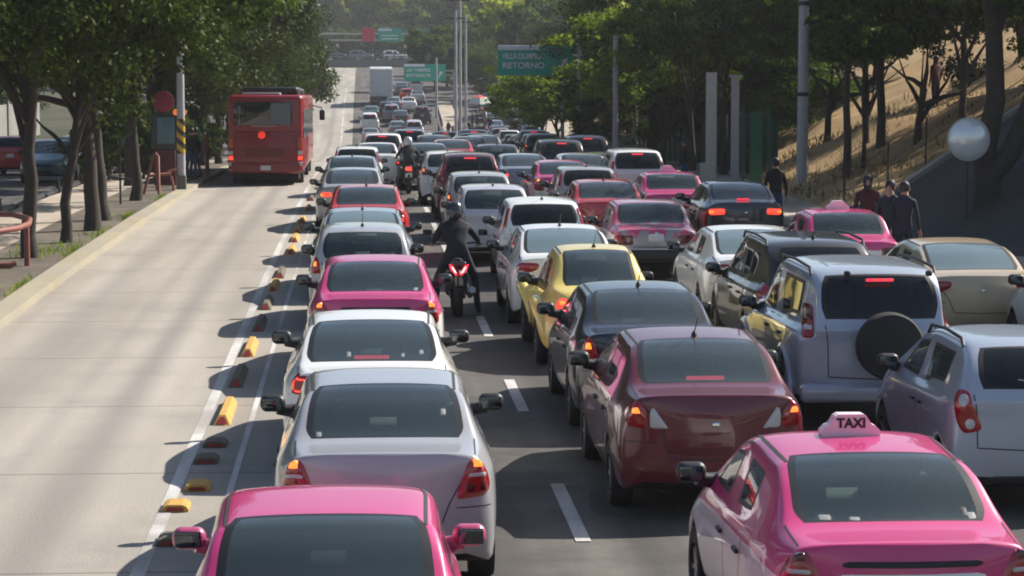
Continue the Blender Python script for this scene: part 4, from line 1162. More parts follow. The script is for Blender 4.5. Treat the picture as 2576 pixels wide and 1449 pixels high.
# ================================================================== THE TRAFFIC
def text_mesh(c):
    o = bpy.data.objects.new('lettering', c); COL.objects.link(o)
    dg = bpy.context.evaluated_depsgraph_get(); dg.update()
    me = bpy.data.meshes.new_from_object(o.evaluated_get(dg)); bpy.data.objects.remove(o); me.name = 'lettering'
    return link('lettering', me)
def stick(car, B, rects, m):
    for (x, z, w, h) in rects:
        b = MB(); decal(b, B, 'rear', [(x - w, z - h), (x + w, z - h), (x + w, z + h), (x - w, z + h)], .003, .001, 0, n=20, rings=2)
        if b.v: b.build('sticker', m, car, True)
M_stw = mat('sticker_white', (.26, .27, .27), .6); M_stk = mat('sticker_dark', (.02, .02, .025), .6)
def taxi_sign(text=True):
    def f(car, B):
        m = MB(); s = B.s
        z = B.zmax - .01; y = s['yrw'] + .62
        poly = [(x * .84, z * .84) for x, z in [(-.235, 0), (.235, 0), (.235, .05), (.20, .085), (.165, .10), (.125, .165), (.10, .18), (-.10, .18), (-.125, .165), (-.165, .10), (-.20, .085), (-.235, .05)]]
        m.prism(poly, .12, Matrix.Translation((0, y + .12, z)) @ Matrix.Rotation(R(90), 4, 'X'))
        m.box((0, y + .06, z - .004), (.40, .10, .02), mi=1)
        o = m.build('taxi_sign', [mat('sign_pink_white', (.82, .68, .73), .35), M_plast], car)
        if text:
            c = bpy.data.curves.new('lettering', 'FONT'); c.body = 'TAXI'; c.size = .088; c.align_x = 'CENTER'; c.extrude = .001; c.offset = .004
            c.materials.append(mat('sign_black', (.02, .02, .02), .5))
            t = text_mesh(c); t.parent = o; t.location = (0, y - .004, z + .064); t.rotation_euler = (R(90), 0, 0)
    return f
def eform_trim(car, B): stick(car, B, [(-.22, 1.16, .03, .03), (.30, 1.15, .025, .02), (.48, 1.17, .03, .025)], M_stw)
def aveo_trim(car, B): stick(car, B, [(-.38, 1.37, .07, .012)], M_stk); stick(car, B, [(.45, 1.30, .03, .03), (-.50, 1.17, .03, .02)], M_stw)
def deck_strip(car, B):
    m = MB()
    stick(car, B, [(.50, 1.17, .04, .022)], M_stw)
    decal(m, B, 'rear', [(-.54, .965), (.54, .965), (.54, 1.01), (-.54, 1.01)], .010, .004, 0, n=36, rings=3)
    m.build('trunk_strip', M_plast, car, True)
    m = MB(); decal(m, B, 'rear', [(-.46, .60), (.46, .60), (.545, .955), (-.545, .955)], .005, .001, 0, n=40, rings=5); m.build('trunk_panel', P_['white'], car, True)
def taxi_trim(car, B):
    taxi_sign()(car, B); deck_strip(car, B); stick(car, B, [(.46, 1.19, .03, .03)], M_stk); stick(car, B, [(-.42, 1.17, .06, .018), (-.24, 1.165, .05, .012)], M_stw)
def spare(car, B):
    m = MB()
    M = Matrix.Translation((.03, -.22, .97)) @ Matrix.Rotation(R(-90), 4, 'X')
    m.lathe([(0, -.13), (.30, -.12), (.345, -.09), (.36, -.03), (.36, .05), (.34, .10), (.24, .11), (.22, .13)], 32, M @ Matrix.Scale(-1, 4, (0, 0, 1)))
    m.build('spare_wheel', M_tyre, car, True)
    m = MB(); m.box((.03, -.06, .97), (.3, .2, .12)); m.build('spare_bracket', M_plast, car)
    m = MB(); m.rbox((0, .0, .44), (1.76, .22, .20), .06); m.build('bumper', P_['bluesilver'], car, True)
    for x in (-.34, .55): m = MB(); m.rbox((x, B.s['yrw'] - .08, 1.70), (.07, .07, .06), .02); m.build('window_hinge', M_plast, car, True)
    for sd in (1, -1):
        for q in (B.s['rw'], B.s['fw']):
            m = MB(); m.tube([(sd * .88, q + .47 * math.cos(t), .36 + .47 * math.sin(t)) for t in [math.pi * k / 14 for k in range(15)]], .055, 8)
            m.build('wheel_arch', P_['bluesilver'], car, True)
def tsuru_bumper(car, B):
    m = MB(); m.rbox((0, .0, .47), (1.60, .20, .20), .05); m.build('bumper', M_plast, car, True)
    m = MB(); m.rbox((0, -.02, .585), (1.58, .17, .035), .012); m.build('bumper_trim', P_['silver'], car, True)
    taxi_sign(False)
def beetle_trim(car, B):
    m = MB()
    for sd in (1, -1):
        m = MB(); decal(m, B, 'corner', [(sd * .48, .53), (sd * .66, .53), (sd * .66, .565), (sd * .48, .565)], .012, .006, 0, a=.3 * sd, n=20, rings=3)
        m.build('reflector', M_lred, car, True)
    for sd in (1, -1):
        for q in (B.s['rw'], B.s['fw']):
            m = MB(); m.tube([(sd * (.835 - .10 * (abs(math.cos(t)) ** 3)), q + .45 * math.cos(t), .32 + .50 * math.sin(t)) for t in [math.pi * k / 18 for k in range(19)]], [.04 + .05 * math.sin(math.pi * k / 18) for k in range(19)], 10)
            m.build('fender', P_['yellow'], car, True)
def wiper(car, B):
    m = MB(); s = B.s; h, D = hit(B, 'rear', .10, 1.06)
    if h:
        m.tube([h + Vector((0, -.015, 0)), h + Vector((-.06, -.02, .10)), h + Vector((-.32, .02, .14))], .012, 6)
        m.build('wiper', M_plast, car)
def crv_trim(car, B): wiper(car, B)

make_car('taxi_near', 'boxsedan', 'tsuru', G_mid, G_mid, plate=(0, .78), mirror_mat=P_['pink'])
make_car('aveo_silver', 'sedan', 'aveo', None, None, plate=(0, .62), trim=aveo_trim)
make_car('eform_white', 'lowsedan', 'eform', None, G_mid, plate=(0, .80), hi='shelf', trim=eform_trim)
make_car('taxi_aveo', 'sedan', 'aveo', None, None, plate=(0, .62), trim=deck_strip)
make_car('taxi_front', 'sedan', 'aveo_off', None, None, plate=(0, .78), trim=taxi_trim)
make_car('sedan_tall', 'sedan', 'tall', None, None, plate=(0, .66), antenna=1.6)
make_car('hatch_pale', 'hatch', 'tall', None, None, plate=(0, .66), antenna=.75)
make_car('versa', 'sedan', 'versa', G_dark, G_mid, plate=None, hi='shelf', antenna=1.45)
make_car('sedan_dark', 'sedan', 'tall', G_mid, None, plate=(0, .66), antenna=1.55)
make_car('beetle', 'beetle', 'round', G_mid, None, plate=(0, .58), antenna=1.5, trim=beetle_trim)
make_car('civic', 'lowsedan', 'civic', None, G_milk, plate=None)
make_car('civic_ant', 'lowsedan', 'civic', None, G_milk, plate=None, antenna=1.7)
make_car('wide_black', 'lowsedan', 'wide', G_mid, None, plate=None, hi='lip')
make_car('tsuru', 'boxsedan', 'tsuru', None, None, plate=(0, .78), trim=tsuru_bumper)
make_car('tsuru_taxi', 'boxsedan', 'tsuru', None, None, plate=(0, .78), trim=taxi_sign(False))
make_car('blob_red', 'sedan', 'blob', None, None, plate=(0, .70), antenna=1.6)
make_car('spark', 'roundhatch', 'spark', G_mid, G_dark, plate=(.10, .80), roofrails=M_plast, trim=wiper)
make_car('hatch', 'hatch', 'tall', None, G_mid, plate=(0, .78), antenna=.7, trim=wiper)
make_car('hatch_vert', 'hatch', 'vert', None, G_dark, plate=(0, .78), antenna=.7)
make_car('crv', 'suv', 'crv', G_dark, G_dark, plate=(0, .88), roofrails=M_plast, antenna=.8, trim=crv_trim)
make_car('jeep', 'jeep', 'jeep', G_dark, G_dark, plate=None, roofrails=M_plast, hi='top', trim=spare)
make_car('suv_plain', 'suv', 'vert', G_dark, G_dark, plate=(0, .88), hi='top')
# far versions, coarser
make_car('far_sedan', 'sedan', 'blob', None, G_mid, lev=2, plate=(0, .66), detail=False)
make_car('far_low', 'lowsedan', 'wide', G_mid, G_mid, lev=2, plate=(0, .66), detail=False)
make_car('far_hatch', 'hatch', 'tall', G_mid, G_dark, lev=2, plate=(0, .78), detail=False)
make_car('far_suv', 'suv', 'vert', G_dark, G_dark, lev=2, plate=(0, .88), detail=False, hi='top')
make_car('far_van', 'van', 'vert', G_mid, G_mid, lev=2, plate=(0, .6), detail=False)
C1, C2, C3, C4 = 'cars queuing in the lane beside the bus lane', 'cars queuing in the second lane', 'cars queuing in the third lane', 'cars queuing in the lane beside the right pavement'
# lane 1
place_car('taxi_near', 'pink', 'pink', 820, 13.6, 'old boxy pink car nearest the camera, only its roof and rear window in the picture', C1)
place_car('aveo_silver', 'silver', None, 966, 18.6, 'silver sedan right ahead of the old pink car, orange lit tail lamps', C1)
place_car('eform_white', 'white', None, 934, 23.7, 'white sedan right ahead of the silver sedan, squarish red tail lamp', C1)
place_car('taxi_aveo', 'white', 'pink', 943, 30.0, 'pink and white taxi two cars ahead of the silver sedan', C1)
place_car('hatch_pale', 'silver', None, 912, 35.2, 'pale silver car directly in front of the pink and white taxi, lit orange tail lamp', C1)
place_car('civic_ant', 'bluegrey', None, 912, 40.6, 'blue grey car between the red car and the pale silver car', C1)
place_car('blob_red', 'red', None, 922, 47.6, 'bright red car in the lane beside the yellow divider blocks', C1)
place_car('far_low', 'silver', None, 886, 57.2, 'silver sedan with round dark red tail lamps ahead of the bright red car', C1)
place_car('blob_red', 'bluegrey', None, 886, 64.5, 'blue grey sedan ahead of the silver sedan with round tail lamps', C1)
place_car('hatch_vert', 'white', None, 898, 72.5, 'white hatchback with a lit red brake light at the roof edge', C1)
place_car('far_sedan', 'white', None, 948, 78.5, 'white car peeping out right of the white hatchback', C1)
place_car('far_suv', 'white', None, 962, 85, 'white car farthest ahead in the near queue by the bus lane', C1)
# lane 2
place_car('taxi_front', 'white', 'pink', 2190, 15.0, 'pink and white taxi with the TAXI roof sign in the near right corner', C2)
place_car('versa', 'maroon', None, 1752, 21.5, 'maroon sedan with tinted rear window and aerial', C2)
place_car('sedan_dark', 'navy', None, 1612, 26.2, 'black sedan between the maroon sedan and the yellow car', C2)
place_car('beetle', 'yellow', None, 1498, 31.6, 'pale yellow rounded two-door car', C2)
place_car('civic_ant', 'white', None, 1412, 36.4, 'white sedan just ahead of the pale yellow car', C2)
place_car('hatch_vert', 'white', None, 1366, 41.8, 'white hatchback with upright red lamps, ahead of the white sedan', C2)
place_car('hatch', 'lilac', None, 1242, 46.6, 'lilac silver hatchback in front of the motorcyclist in black', C2)
place_car('hatch', 'silver', None, 1207, 52.5, 'silver hatchback between the lilac silver one and the wine red SUV', C2)
place_car('suv_plain', 'wine', None, 1182, 60.0, 'wine red SUV with a dark rear window', C2)
place_car('hatch', 'white', None, 1127, 67.5, 'white car half hidden by the wine red SUV', C2)
place_car('far_sedan', 'navy', None, 1072, 78, 'dark blue car beyond the second motorcyclist', C2)
place_car('far_sedan', 'red', None, 1138, 84, 'dull red car beyond the white car hidden by the wine red SUV', C2)
# lane 3
place_car('spark', 'bluesilver', None, 2560, 20.8, 'light blue silver hatchback cut by the right border behind the spare wheel SUV', C3, X=5.95)
place_car('jeep', 'bluesilver', None, 2205, 25.4, 'silver SUV with a black spare wheel on its back', C3)
place_car('crv', 'black', None, 2058, 30.2, 'black SUV with roof rails ahead of the spare wheel SUV', C3)
place_car('civic', 'white', None, 1888, 36.0, 'white low car ahead of the black SUV with roof rails', C3)
place_car('tsuru', 'primer', 'patched', 1632, 43.8, 'battered pink boxy car with flaking paint', C3)
place_car('blob_red', 'red', None, 1522, 49.6, 'red sedan ahead of the battered pink car', C3)
place_car('hatch_vert', 'silver', None, 1478, 55.6, 'silver hatchback half hidden by the red sedan', C3)
place_car('taxi_aveo', 'white', 'pink', 1412, 60.6, 'pink and white taxi half hidden by the silver hatchback', C3)
place_car('far_low', 'bluegrey', None, 1314, 68, 'blue grey sedan with a wide pale rear window left of a pink taxi', C3)
place_car('hatch', 'black', None, 1252, 75, 'black car with a bright brake light beyond the wine red SUV', C3)
place_car('far_sedan', 'white', None, 1462, 66.5, 'white car showing only its roof behind a pink taxi', C3)
# lane 4
place_car('sedan_tall', 'white', None, 2700, 29.5, 'white car at the right border of which little but the mirror is seen', C4, X=9.62)
place_car('civic', 'tan', None, 2415, 33.2, 'beige sedan by the right border', C4)
place_car('tsuru_taxi', 'white', 'pink', 2126, 40.8, 'pink and white taxi left of the people in the shade, roof sign on top', C4)
place_car('wide_black', 'black', None, 1852, 50.0, 'black sedan with wide lit tail lamps', C4)
place_car('tsuru_taxi', 'white', 'pink', 1688, 55.8, 'pink and white taxi in front of the green metal fence', C4)
place_car('suv_plain', 'white', None, 1602, 63, 'white SUV ahead of the taxi by the green fence', C4)
place_car('far_sedan', 'white', 'green', 1514, 67, 'white car with a lime green roof beside the white SUV', C4)
place_car('far_suv', 'black', None, 1412, 74, 'black SUV behind the foot of the thin lamp posts', C4)
place_car('far_suv', 'navy', None, 1478, 80, 'dark blue SUV next to the foot of the lamp posts', C4)
# far, main lanes
place_car('far_sedan', 'silver', None, 932, 204, 'hazy silver car on the far rise, nearest of its row to the dip', 'cars far ahead on the rise')
place_car('far_suv', 'white', None, 930, 222, 'hazy cream white car, second in the far row beside the bus lane', 'cars far ahead on the rise')
place_car('far_sedan', 'teal', None, 934, 233, 'hazy teal car, third in the far row beside the bus lane', 'cars far ahead on the rise')
place_car('far_hatch', 'navy', None, 973, 238, 'hazy dark car right behind the white box truck', 'cars far ahead on the rise')
place_car('far_sedan', 'white', None, 1020, 192, 'hazy white car with both brake lights lit, nearest in the middle far row', 'cars far ahead on the rise')
place_car('far_sedan', 'silver', None, 1032, 176, 'hazy pale car in the dip left of the white SUV', 'cars far ahead on the rise')
place_car('far_suv', 'white', None, 1084, 172, 'hazy white SUV with lit brake lights left of the far poles', 'cars far ahead on the rise')
place_car('far_sedan', 'grey', None, 1000, 216, 'hazy grey car with red lamps in the middle far row', 'cars far ahead on the rise')
place_car('far_suv', 'lilac', None, 1042, 214, 'hazy dark van shaped car in the middle far row', 'cars far ahead on the rise')
place_car('far_sedan', 'navy', None, 1008, 228, 'hazy dark car under the small green road sign', 'cars far ahead on the rise')
place_car('far_sedan', 'white', None, 1028, 246, 'hazy white car right of the box truck', 'cars far ahead on the rise')
place_car('far_hatch', 'red', None, 1024, 262, 'hazy pinkish red car topmost under the small green road sign', 'cars far ahead on the rise')
more = [('far_sedan', 'navy', 968, 262), ('far_suv', 'grey', 985, 232), ('far_sedan', 'bluegrey', 990, 246), ('far_sedan', 'black', 1055, 196), ('far_suv', 'navy', 1062, 230), ('far_sedan', 'silver', 1050, 258), ('far_sedan', 'teal', 1010, 280), ('far_hatch', 'white', 1046, 286),
        ('far_sedan', 'wine', 990, 186), ('far_suv', 'navy', 1000, 170), ('far_sedan', 'bluegrey', 1066, 154), ('far_sedan', 'grey', 1040, 140), ('far_suv', 'black', 1010, 150), ('far_sedan', 'silver', 1108, 140), ('far_suv', 'navy', 1120, 128), ('far_sedan', 'black', 1100, 112), ('far_sedan', 'bluegrey', 1060, 118), ('far_hatch', 'white', 1016, 128), ('far_sedan', 'grey', 1180, 108), ('far_sedan', 'silver', 1215, 96), ('far_sedan', 'navy', 1180, 92), ('far_suv', 'bluegrey', 1030, 100), ('far_sedan', 'black', 1090, 96)]
for key, c, px, Y in more:
    place_car(key, c, None, px, Y, 'one of the many small hazy cars packed in the lanes ahead', 'small cars packed in the far lanes')
# jammed side lanes
cols = ['navy', 'bluegrey', 'black', 'grey', 'silver', 'teal', 'navy', 'wine', 'bluegrey', 'black', 'bluegrey', 'navy', 'grey']
rg = random.Random(21)
n = 0
for lane in (1.7, 4.6, 7.4):
    Y = 93 + lane
    while Y < 262:
        if not (lane > 7 and 150 < Y):
            X = xr(Y) - lane
            c = cols[(n * 5 + 3) % len(cols)]
            key = ('far_sedan', 'far_low', 'far_suv', 'far_hatch')[rg.randrange(4)]
            if lane == 4.6 and 165 < Y < 173: key, c = 'far_van', 'white'
            place_car(key, c, None, 0, Y, 'one of the many cars jammed in the shaded side lanes ahead', 'cars jammed in the far side lanes', X=X, rz=-.04)
            n += 1
        Y += rg.uniform(6.0, 7.6)
# opposite carriageway
CO = 'cars on the opposite carriageway'
place_car('far_hatch', 'red', None, 28, 92, 'red car driving at the left border of the opposite carriageway', CO)
place_car('far_sedan', 'teal', None, 118, 84, 'blue green car coming towards us behind the tree trunks', CO, front=True)
place_car('far_van', 'white', None, 205, 104, 'white van farthest back on the opposite carriageway', CO, front=True)
place_car('far_sedan', 'silver', None, 222, 88, 'pale silver car coming towards us in front of the white van', CO, front=True)
place_car('far_sedan', 'navy', None, 186, 96, 'dark car with a red lamp next to the white van', CO)
place_car('far_hatch', 'blue', None, 320, 92, 'bright blue car coming towards us between two tree trunks', CO, front=True)
place_car('far_sedan', 'bluegrey', None, 372, 96, 'blue grey car coming towards us left of the map panel', CO, front=True)
# ------------------------------------------------------------------ bus
def bus():
    L, W, H = 17.5, 2.5, 3.0
    Y = 80.5
    t = empty('bus', (x_at(668, Y, 1.5), Y, gz(Y)))
    t.rotation_euler = (math.atan2(gz(95) - gz(80.5), 15) * .55, 0, 0)
    tag(t, 'red city bus seen from behind in the bus lane', 'bus')
    red = mat('bus_red', (.27, .007, .012), .4, coat=.6, noise=.18, nscale=1.3); dr = mat('bus_dark_red', (.22, .007, .012), .45, coat=.4)
    b = MB(); b.rbox((0, L / 2, H / 2 + .22), (W, L, H - .36), .16, n=5); b.build('body', red, t, True)
    b = MB(); b.rbox((0, -.012, 1.15), (2.06, .06, 1.35), .025); b.rbox((0, -.03, .62), (2.3, .08, .34), .03); b.build('engine_door', dr, t, True)
    for k in range(6):
        b = MB(); b.rbox((-.02, -.05, .98 + k * .055), (1.3, .02, .022), .006); b.build('vent_slat', mat('bus_slat', (.10, .006, .01), .5), t, True)
    b = MB(); b.rbox((.0, -.08, .60), (.34, .012, .16), .01); b.build('license_plate', M_plate, t, True)
    b = MB(); b.rbox((-.08, -.015, 2.42), (1.98, .05, .78), .02); b.build('rear_window', mat('bus_glass', (.012, .014, .018), .06, coat=1), t, True)
    b = MB(); b.prism([(.18, 2.08), (.84, 2.0), (.84, 2.76), (.18, 2.76)], .012, Matrix.Translation((0, -.045, 0)) @ Matrix.Rotation(R(90), 4, 'X')); b.build('window_notice', mat('notice_grey', (.14, .15, .17), .5, noise=.3, nscale=8), t)
    b = MB(); b.rbox((-.05, -.035, 2.0), (.8, .03, .05), .01); b.build('vent_trim', mat('pale_trim', (.35, .2, .2), .6), t)
    b = MB(); b.lathe([(0, .05), (.10, .04), (.13, .0)], 18, Matrix.Translation((-.12, -.05, 1.70)) @ Matrix.Rotation(R(90), 4, 'X')); b.build('brake_light', mat('bus_brake', (.55, .03, .02), .3, emit=(1, .05, .02), es=.35), t, True)
    for sd in (-1, 1):
        for (z, h, m) in ((1.42, .32, mat('bus_amber', (.5, .08, .02), .3)), (1.10, .14, M_lclear), (.93, .12, M_lredlit), (.73, .14, M_lclear), (.55, .16, M_lred)):
            b = MB(); b.rbox((sd * 1.16, -.03, z), (.15, .06, h), .02); b.build('tail_lamp', m, t, True)
    b = MB(); b.box((0, L / 2 + .1, .32), (2.2, L - .6, .25)); b.build('underbody', M_under, t)
    for y in (2.6, 10.2, 14.6):
        for sd in (-1, 1):
            e = link('wheel', None, t); e.location = (sd * 1.06, y, .48); e.rotation_euler = (0, 0, 0 if sd > 0 else math.pi)
            if 'bus' not in WH: WH['bus'] = wheel_mesh(.48, .3)
            link('tyre', WH['bus'][0], e); link('rim', WH['bus'][1], e)
    for sd in (-1, 1):
        for k in range(6):
            b = MB(); b.rbox((sd * (W / 2 + .002), 1.6 + k * 2.75, 2.05), (.03, 2.3, .95), .012); b.build('side_window', MATS['bus_glass'], t, True)
        b = MB(); b.rbox((sd * 1.62, L + .05, 2.2), (.22, .18, .42), .05); b.tube([(sd * 1.2, L - .1, 2.6), (sd * 1.6, L + .05, 2.5), (sd * 1.62, L + .05, 2.35)], .025, 6); b.build('mirror', M_plast, t, True)
    b = MB(); b.rbox((.1, 4.2, H + .16), (1.9, 4.6, .3), .1); b.rbox((.1, 12, H + .14), (1.8, 3, .26), .1); b.build('roof_unit', M_plast, t, True)
    b = MB(); b.rbox((-.15, .9, H + .06), (1.3, .9, .12), .05); b.build('roof_hatch', mat('pale_grey', (.3, .29, .3), .6), t, True)
bus()
# ------------------------------------------------------------------ box truck
def truck():
    Y = 254
    t = empty('truck', (x_at(959, Y, 3), Y, gz(Y)), 0)
    t.rotation_euler = (math.atan2(gz(262) - gz(254), 8), 0, 0)
    tag(t, 'white box truck on the far rise beside the bus lane', 'truck')
    b = MB(); b.rbox((0, 3.4, 2.5), (2.42, 6.6, 2.9), .04); b.build('cargo_box', mat('truck_white', (.5, .52, .56), .5, noise=.12, nscale=2), t, True)
    b = MB(); b.rbox((0, .02, 3.92), (2.44, .1, .14), .02); [b.rbox((s * 1.18, .02, 2.5), (.1, .1, 2.9), .02) for s in (-1, 1)]; b.build('box_frame', mat('truck_frame', (.75, .74, .7), .4), t)
    b = MB(); b.rbox((0, 8.0, 1.9), (2.3, 2.2, 2.2), .2); b.build('cab', P_['white'], t, True)
    b = MB(); b.rbox((0, 3.6, .85), (1.9, 7, .3), .05); b.rbox((0, .0, .65), (2.2, .12, .16), .03); b.build('chassis', M_plast, t, True)
    for y in (1.9, 7.9):
        for sd in (-1, 1):
            e = link('wheel', None, t); e.location = (sd * 1.0, y, .48); e.rotation_euler = (0, 0, 0 if sd > 0 else math.pi)
            link('tyre', WH['bus'][0], e); link('rim', WH['bus'][1], e)
    for sd in (-1, 1):
        b = MB(); b.rbox((sd * .95, -.06, .8), (.25, .06, .12), .02); b.build('tail_lamp', M_lred, t, True)
truck()
# ================================================================== STREET FURNITURE
M_conc_pole = mat('pole_concrete', (.40, .40, .43), .85, noise=.2, nscale=6, bump=.2)
M_conc_warm = mat('post_concrete', (.62, .58, .52), .85, noise=.2, nscale=5, bump=.2)
M_rpipe = mat('red_oxide_pipe', (.23, .075, .055), .6, noise=.35, nscale=12, bump=.2)
M_dark = mat('dark_metal', (.03, .03, .035), .5)
M_ygreen = mat('fence_green', (.012, .075, .045), .55, noise=.2, nscale=3)
M_yel = mat('divider_yellow', (.50, .30, .07), .8, noise=.45, nscale=18, bump=.2)
M_drk = mat('divider_dark', (.12, .105, .075), .85, noise=.35, nscale=18, bump=.2)  # darker brown tone, picked block by block
M_ored = mat('divider_red', (.28, .02, .02), .5)
ORD = ['first', 'second', 'third', 'fourth', 'fifth', 'sixth', 'seventh', 'eighth', 'ninth', 'tenth', 'eleventh', 'twelfth', 'thirteenth', 'fourteenth', 'fifteenth', 'sixteenth', 'seventeenth', 'eighteenth']
def block(px, py, kind, col, lb):
    c = on_ground(px, py)
    t = empty('lane_divider', (c.x, c.y, gz(c.y) + .004))
    if kind == 'short':      # hump lying across
        b = MB(); prof = [(-.12, 0), (.12, 0), (.12, .025), (.10, .052), (.06, .066), (-.06, .066), (-.10, .052), (-.12, .025)]
        b.prism(prof, .34, Matrix.Translation((0, .34, 0)) @ Matrix.Rotation(R(90), 4, 'X'))
        b.build('body', M_yel if col == 'y' else M_drk, t)
        b = MB(); b.prism([(-.08, .012), (.08, .012), (.075, .034), (.05, .046), (-.05, .046), (-.075, .034)], .006, Matrix.Translation((0, -.001, 0)) @ Matrix.Rotation(R(90), 4, 'X')); b.build('reflector', M_ored, t)
    else:
        b = MB(); l = 1.75
        b.add([(-.092, 0, 0), (.092, 0, 0), (.092, l, 0), (-.092, l, 0), (-.035, .11, .105), (.035, .11, .105), (.035, l - .1, .105), (-.035, l - .1, .105)], [(3, 2, 1, 0), (4, 5, 6, 7), (0, 1, 5, 4), (1, 2, 6, 5), (2, 3, 7, 6), (3, 0, 4, 7)])
        b.build('body', M_yel if col == 'y' else M_drk, t)
        b = MB(); b.add([(-.06, .006, .018), (.06, .006, .018), (.024, .083, .088), (-.024, .083, .088)], [(0, 1, 2, 3)])
        b.build('reflector', M_ored if col != 'Y' else M_yel, t)
    return tag(t, lb, 'lane divider', 'lane divider blocks along the bus lane')
bl = [(428, 1395, 'short', 'd'), (440, 1315, 'short', 'y'), (495, 1243, 'short', 'y'), (517, 1190, 'short', 'd'), (540, 1129, 'short', 'd'), (558, 1074, 'long', 'y'), (592, 986, 'long', 'd'), (622, 905, 'long', 'y'), (648, 840, 'long', 'd'), (667, 788, 'long', 'd'),
      (686, 739, 'long', 'y'), (702, 703, 'long', 'd'), (730, 645, 'long', 'y'), (740, 614, 'long', 'y'), (748, 590, 'long', 'y'), (758, 565, 'long', 'y'), (774, 533, 'long', 'y'), (782, 508, 'long', 'd')]
for i, (px, py, k, c) in enumerate(bl):
    block(px, py, k, c, f"{'yellow' if c == 'y' else 'grimy dark'} {'short' if k == 'short' else 'long'} lane divider block, {ORD[i]} counted from the picture bottom")
# ---- poles
def pole(name, px, Y, r0, r1, h, m, label, group=None, dz=0, square=False, X=None):
    x = X if X is not None else x_at(px, Y, gz(Y) + 2)
    t = empty(name, (x, Y, gz(Y) + dz)); b = MB()
    if square:
        b.add([(s * r, q * r, z) for z, r in ((-.2, r0), (h, r1)) for s, q in ((-1, -1), (1, -1), (1, 1), (-1, 1))], [(3, 2, 1, 0), (4, 5, 6, 7), (0, 1, 5, 4), (1, 2, 6, 5), (2, 3, 7, 6), (3, 0, 4, 7)])
    else: b.tube([(0, 0, -.3), (0, 0, h * .5), (0, 0, h)], [r0, (r0 + r1) / 2, r1], 14)
    b.build('post', m, t, not square)
    return tag(t, label, 'pole', group)
p = pole('utility_pole', 2019, 71, .175, .13, 10.5, M_conc_pole, 'tall grey concrete utility pole in front of the dirt slope', 'utility poles', .15)
b = MB()
for z in (2.9, 5.6): b.lathe([(.19, z), (.20, z + .02), (.20, z + .1), (.19, z + .12)], 14)
b.build('band', M_dark, p, True)
b = MB(); b.box((0, 0, 8.2), (1.8, .1, .12)); [b.lathe([(.03, 8.26), (.05, 8.3), (.05, 8.36), (.03, 8.42)], 8, Matrix.Translation((x, 0, 0))) for x in (-.8, -.4, .4, .8)]; b.build('crossarm', M_dark, p)
for (x0, z0, x1, y1, z1, lb) in ((13.4, 6.9, 24, 66, 6.0, 'upper of the two dark cables running right from the utility pole'), (13.4, 6.6, 24, 66, 5.4, 'lower of the two dark cables running right from the utility pole')):
    b = MB(); X0 = p.location.x
    pts = [(X0 + (x1 - x0) * t, 71 + (y1 - 71) * t, z0 + (z1 - z0) * t - 1.0 * t * (1 - t) * 2) for t in [k / 12 for k in range(13)]]
    b.tube(pts, .022, 6); tag(b.build('power_cable', M_dark), lb, 'cable', 'cables on the utility pole')
pole('gate_post', 1789, 82, .17, .165, 3.65, M_conc_warm, 'pale square post standing on a concrete block left of its twin', 'pale posts by the green fence', .15, True)
t = pole('gate_post', 1849, 78.5, .125, .115, 3.5, M_conc_pole, 'slimmer pale post with a capped top, right one of two', 'pale posts by the green fence', .15, True)
b = MB(); b.box((0, 0, 3.52), (.36, .36, .08)); b.build('cap', M_conc_pole, t)
b = MB(); Yb = 81.4; b.box((0, 0, .25), (.5, .5, .6)); o = b.build('concrete_block', M_conc_warm); o.location = (x_at(1779, Yb, .5), Yb, gz(Yb) + .15); tag(o, 'concrete block at the foot of the pale square post', 'block')
for px, Y, r, lb in ((1415, 118, .10, 'leftmost of the thin grey posts on the right pavement'), (1456, 104, .095, 'tall thin grey lamp post left of the green fence'), (1548, 92, .12, 'pale round post in front of the left end of the green fence'), (1596, 98, .14, 'light brown post behind the white SUV')):
    pole('lamp_post', px, Y, r, r * .8, 5.2, M_conc_pole if px != 1596 else M_conc_warm, lb, 'posts along the right pavement', .15)
for px, Y, h, lb in ((1147, 182, 10.8, 'leftmost of the three tall hazy poles on the far median'), (1158, 190, 12.5, 'tallest of the three tall hazy poles on the far median'), (1172, 214, 11, 'rightmost of the three tall hazy poles on the far median')):
    t = pole('utility_pole', px, Y, .125, .09, h, M_conc_pole, lb, 'tall poles on the far median', .1)
    b = MB(); b.box((0, 0, h - .6), (1.5, .1, .1)); b.rbox((-.35, -.1, h - 3.2), (.45, .4, .7), .08); b.build('crossarm', M_dark, t)
pole('lamp_post', 1297, 330, .2, .14, 22, mat('teal_post', (.25, .3, .32), .6), 'pale bluish mast rising behind the bright trees', 'utility poles')
pole('lamp_post', 1098, 236, .12, .1, 6, M_conc_pole, 'thin hazy post below the small green road sign', 'utility poles')
# left lamp post with warning stripes
c = on_ground(457, 478, .12)
t = empty('lamp_post', (c.x, c.y, gz(c.y) + .13)); tag(t, 'grey lamp post with yellow and black warning stripes', 'pole')
b = MB(); b.tube([(0, 0, 0), (0, 0, 3), (0, 0, 9)], [.13, .12, .09], 18); b.build('post', M_conc_pole, t, True)
b = MB(); b.lathe([(.21, -.1), (.20, .42), (.15, .46)], 4, Matrix.Rotation(R(45), 4, 'Z')); b.build('base', mat('base_grey', (.13, .13, .13), .85), t)
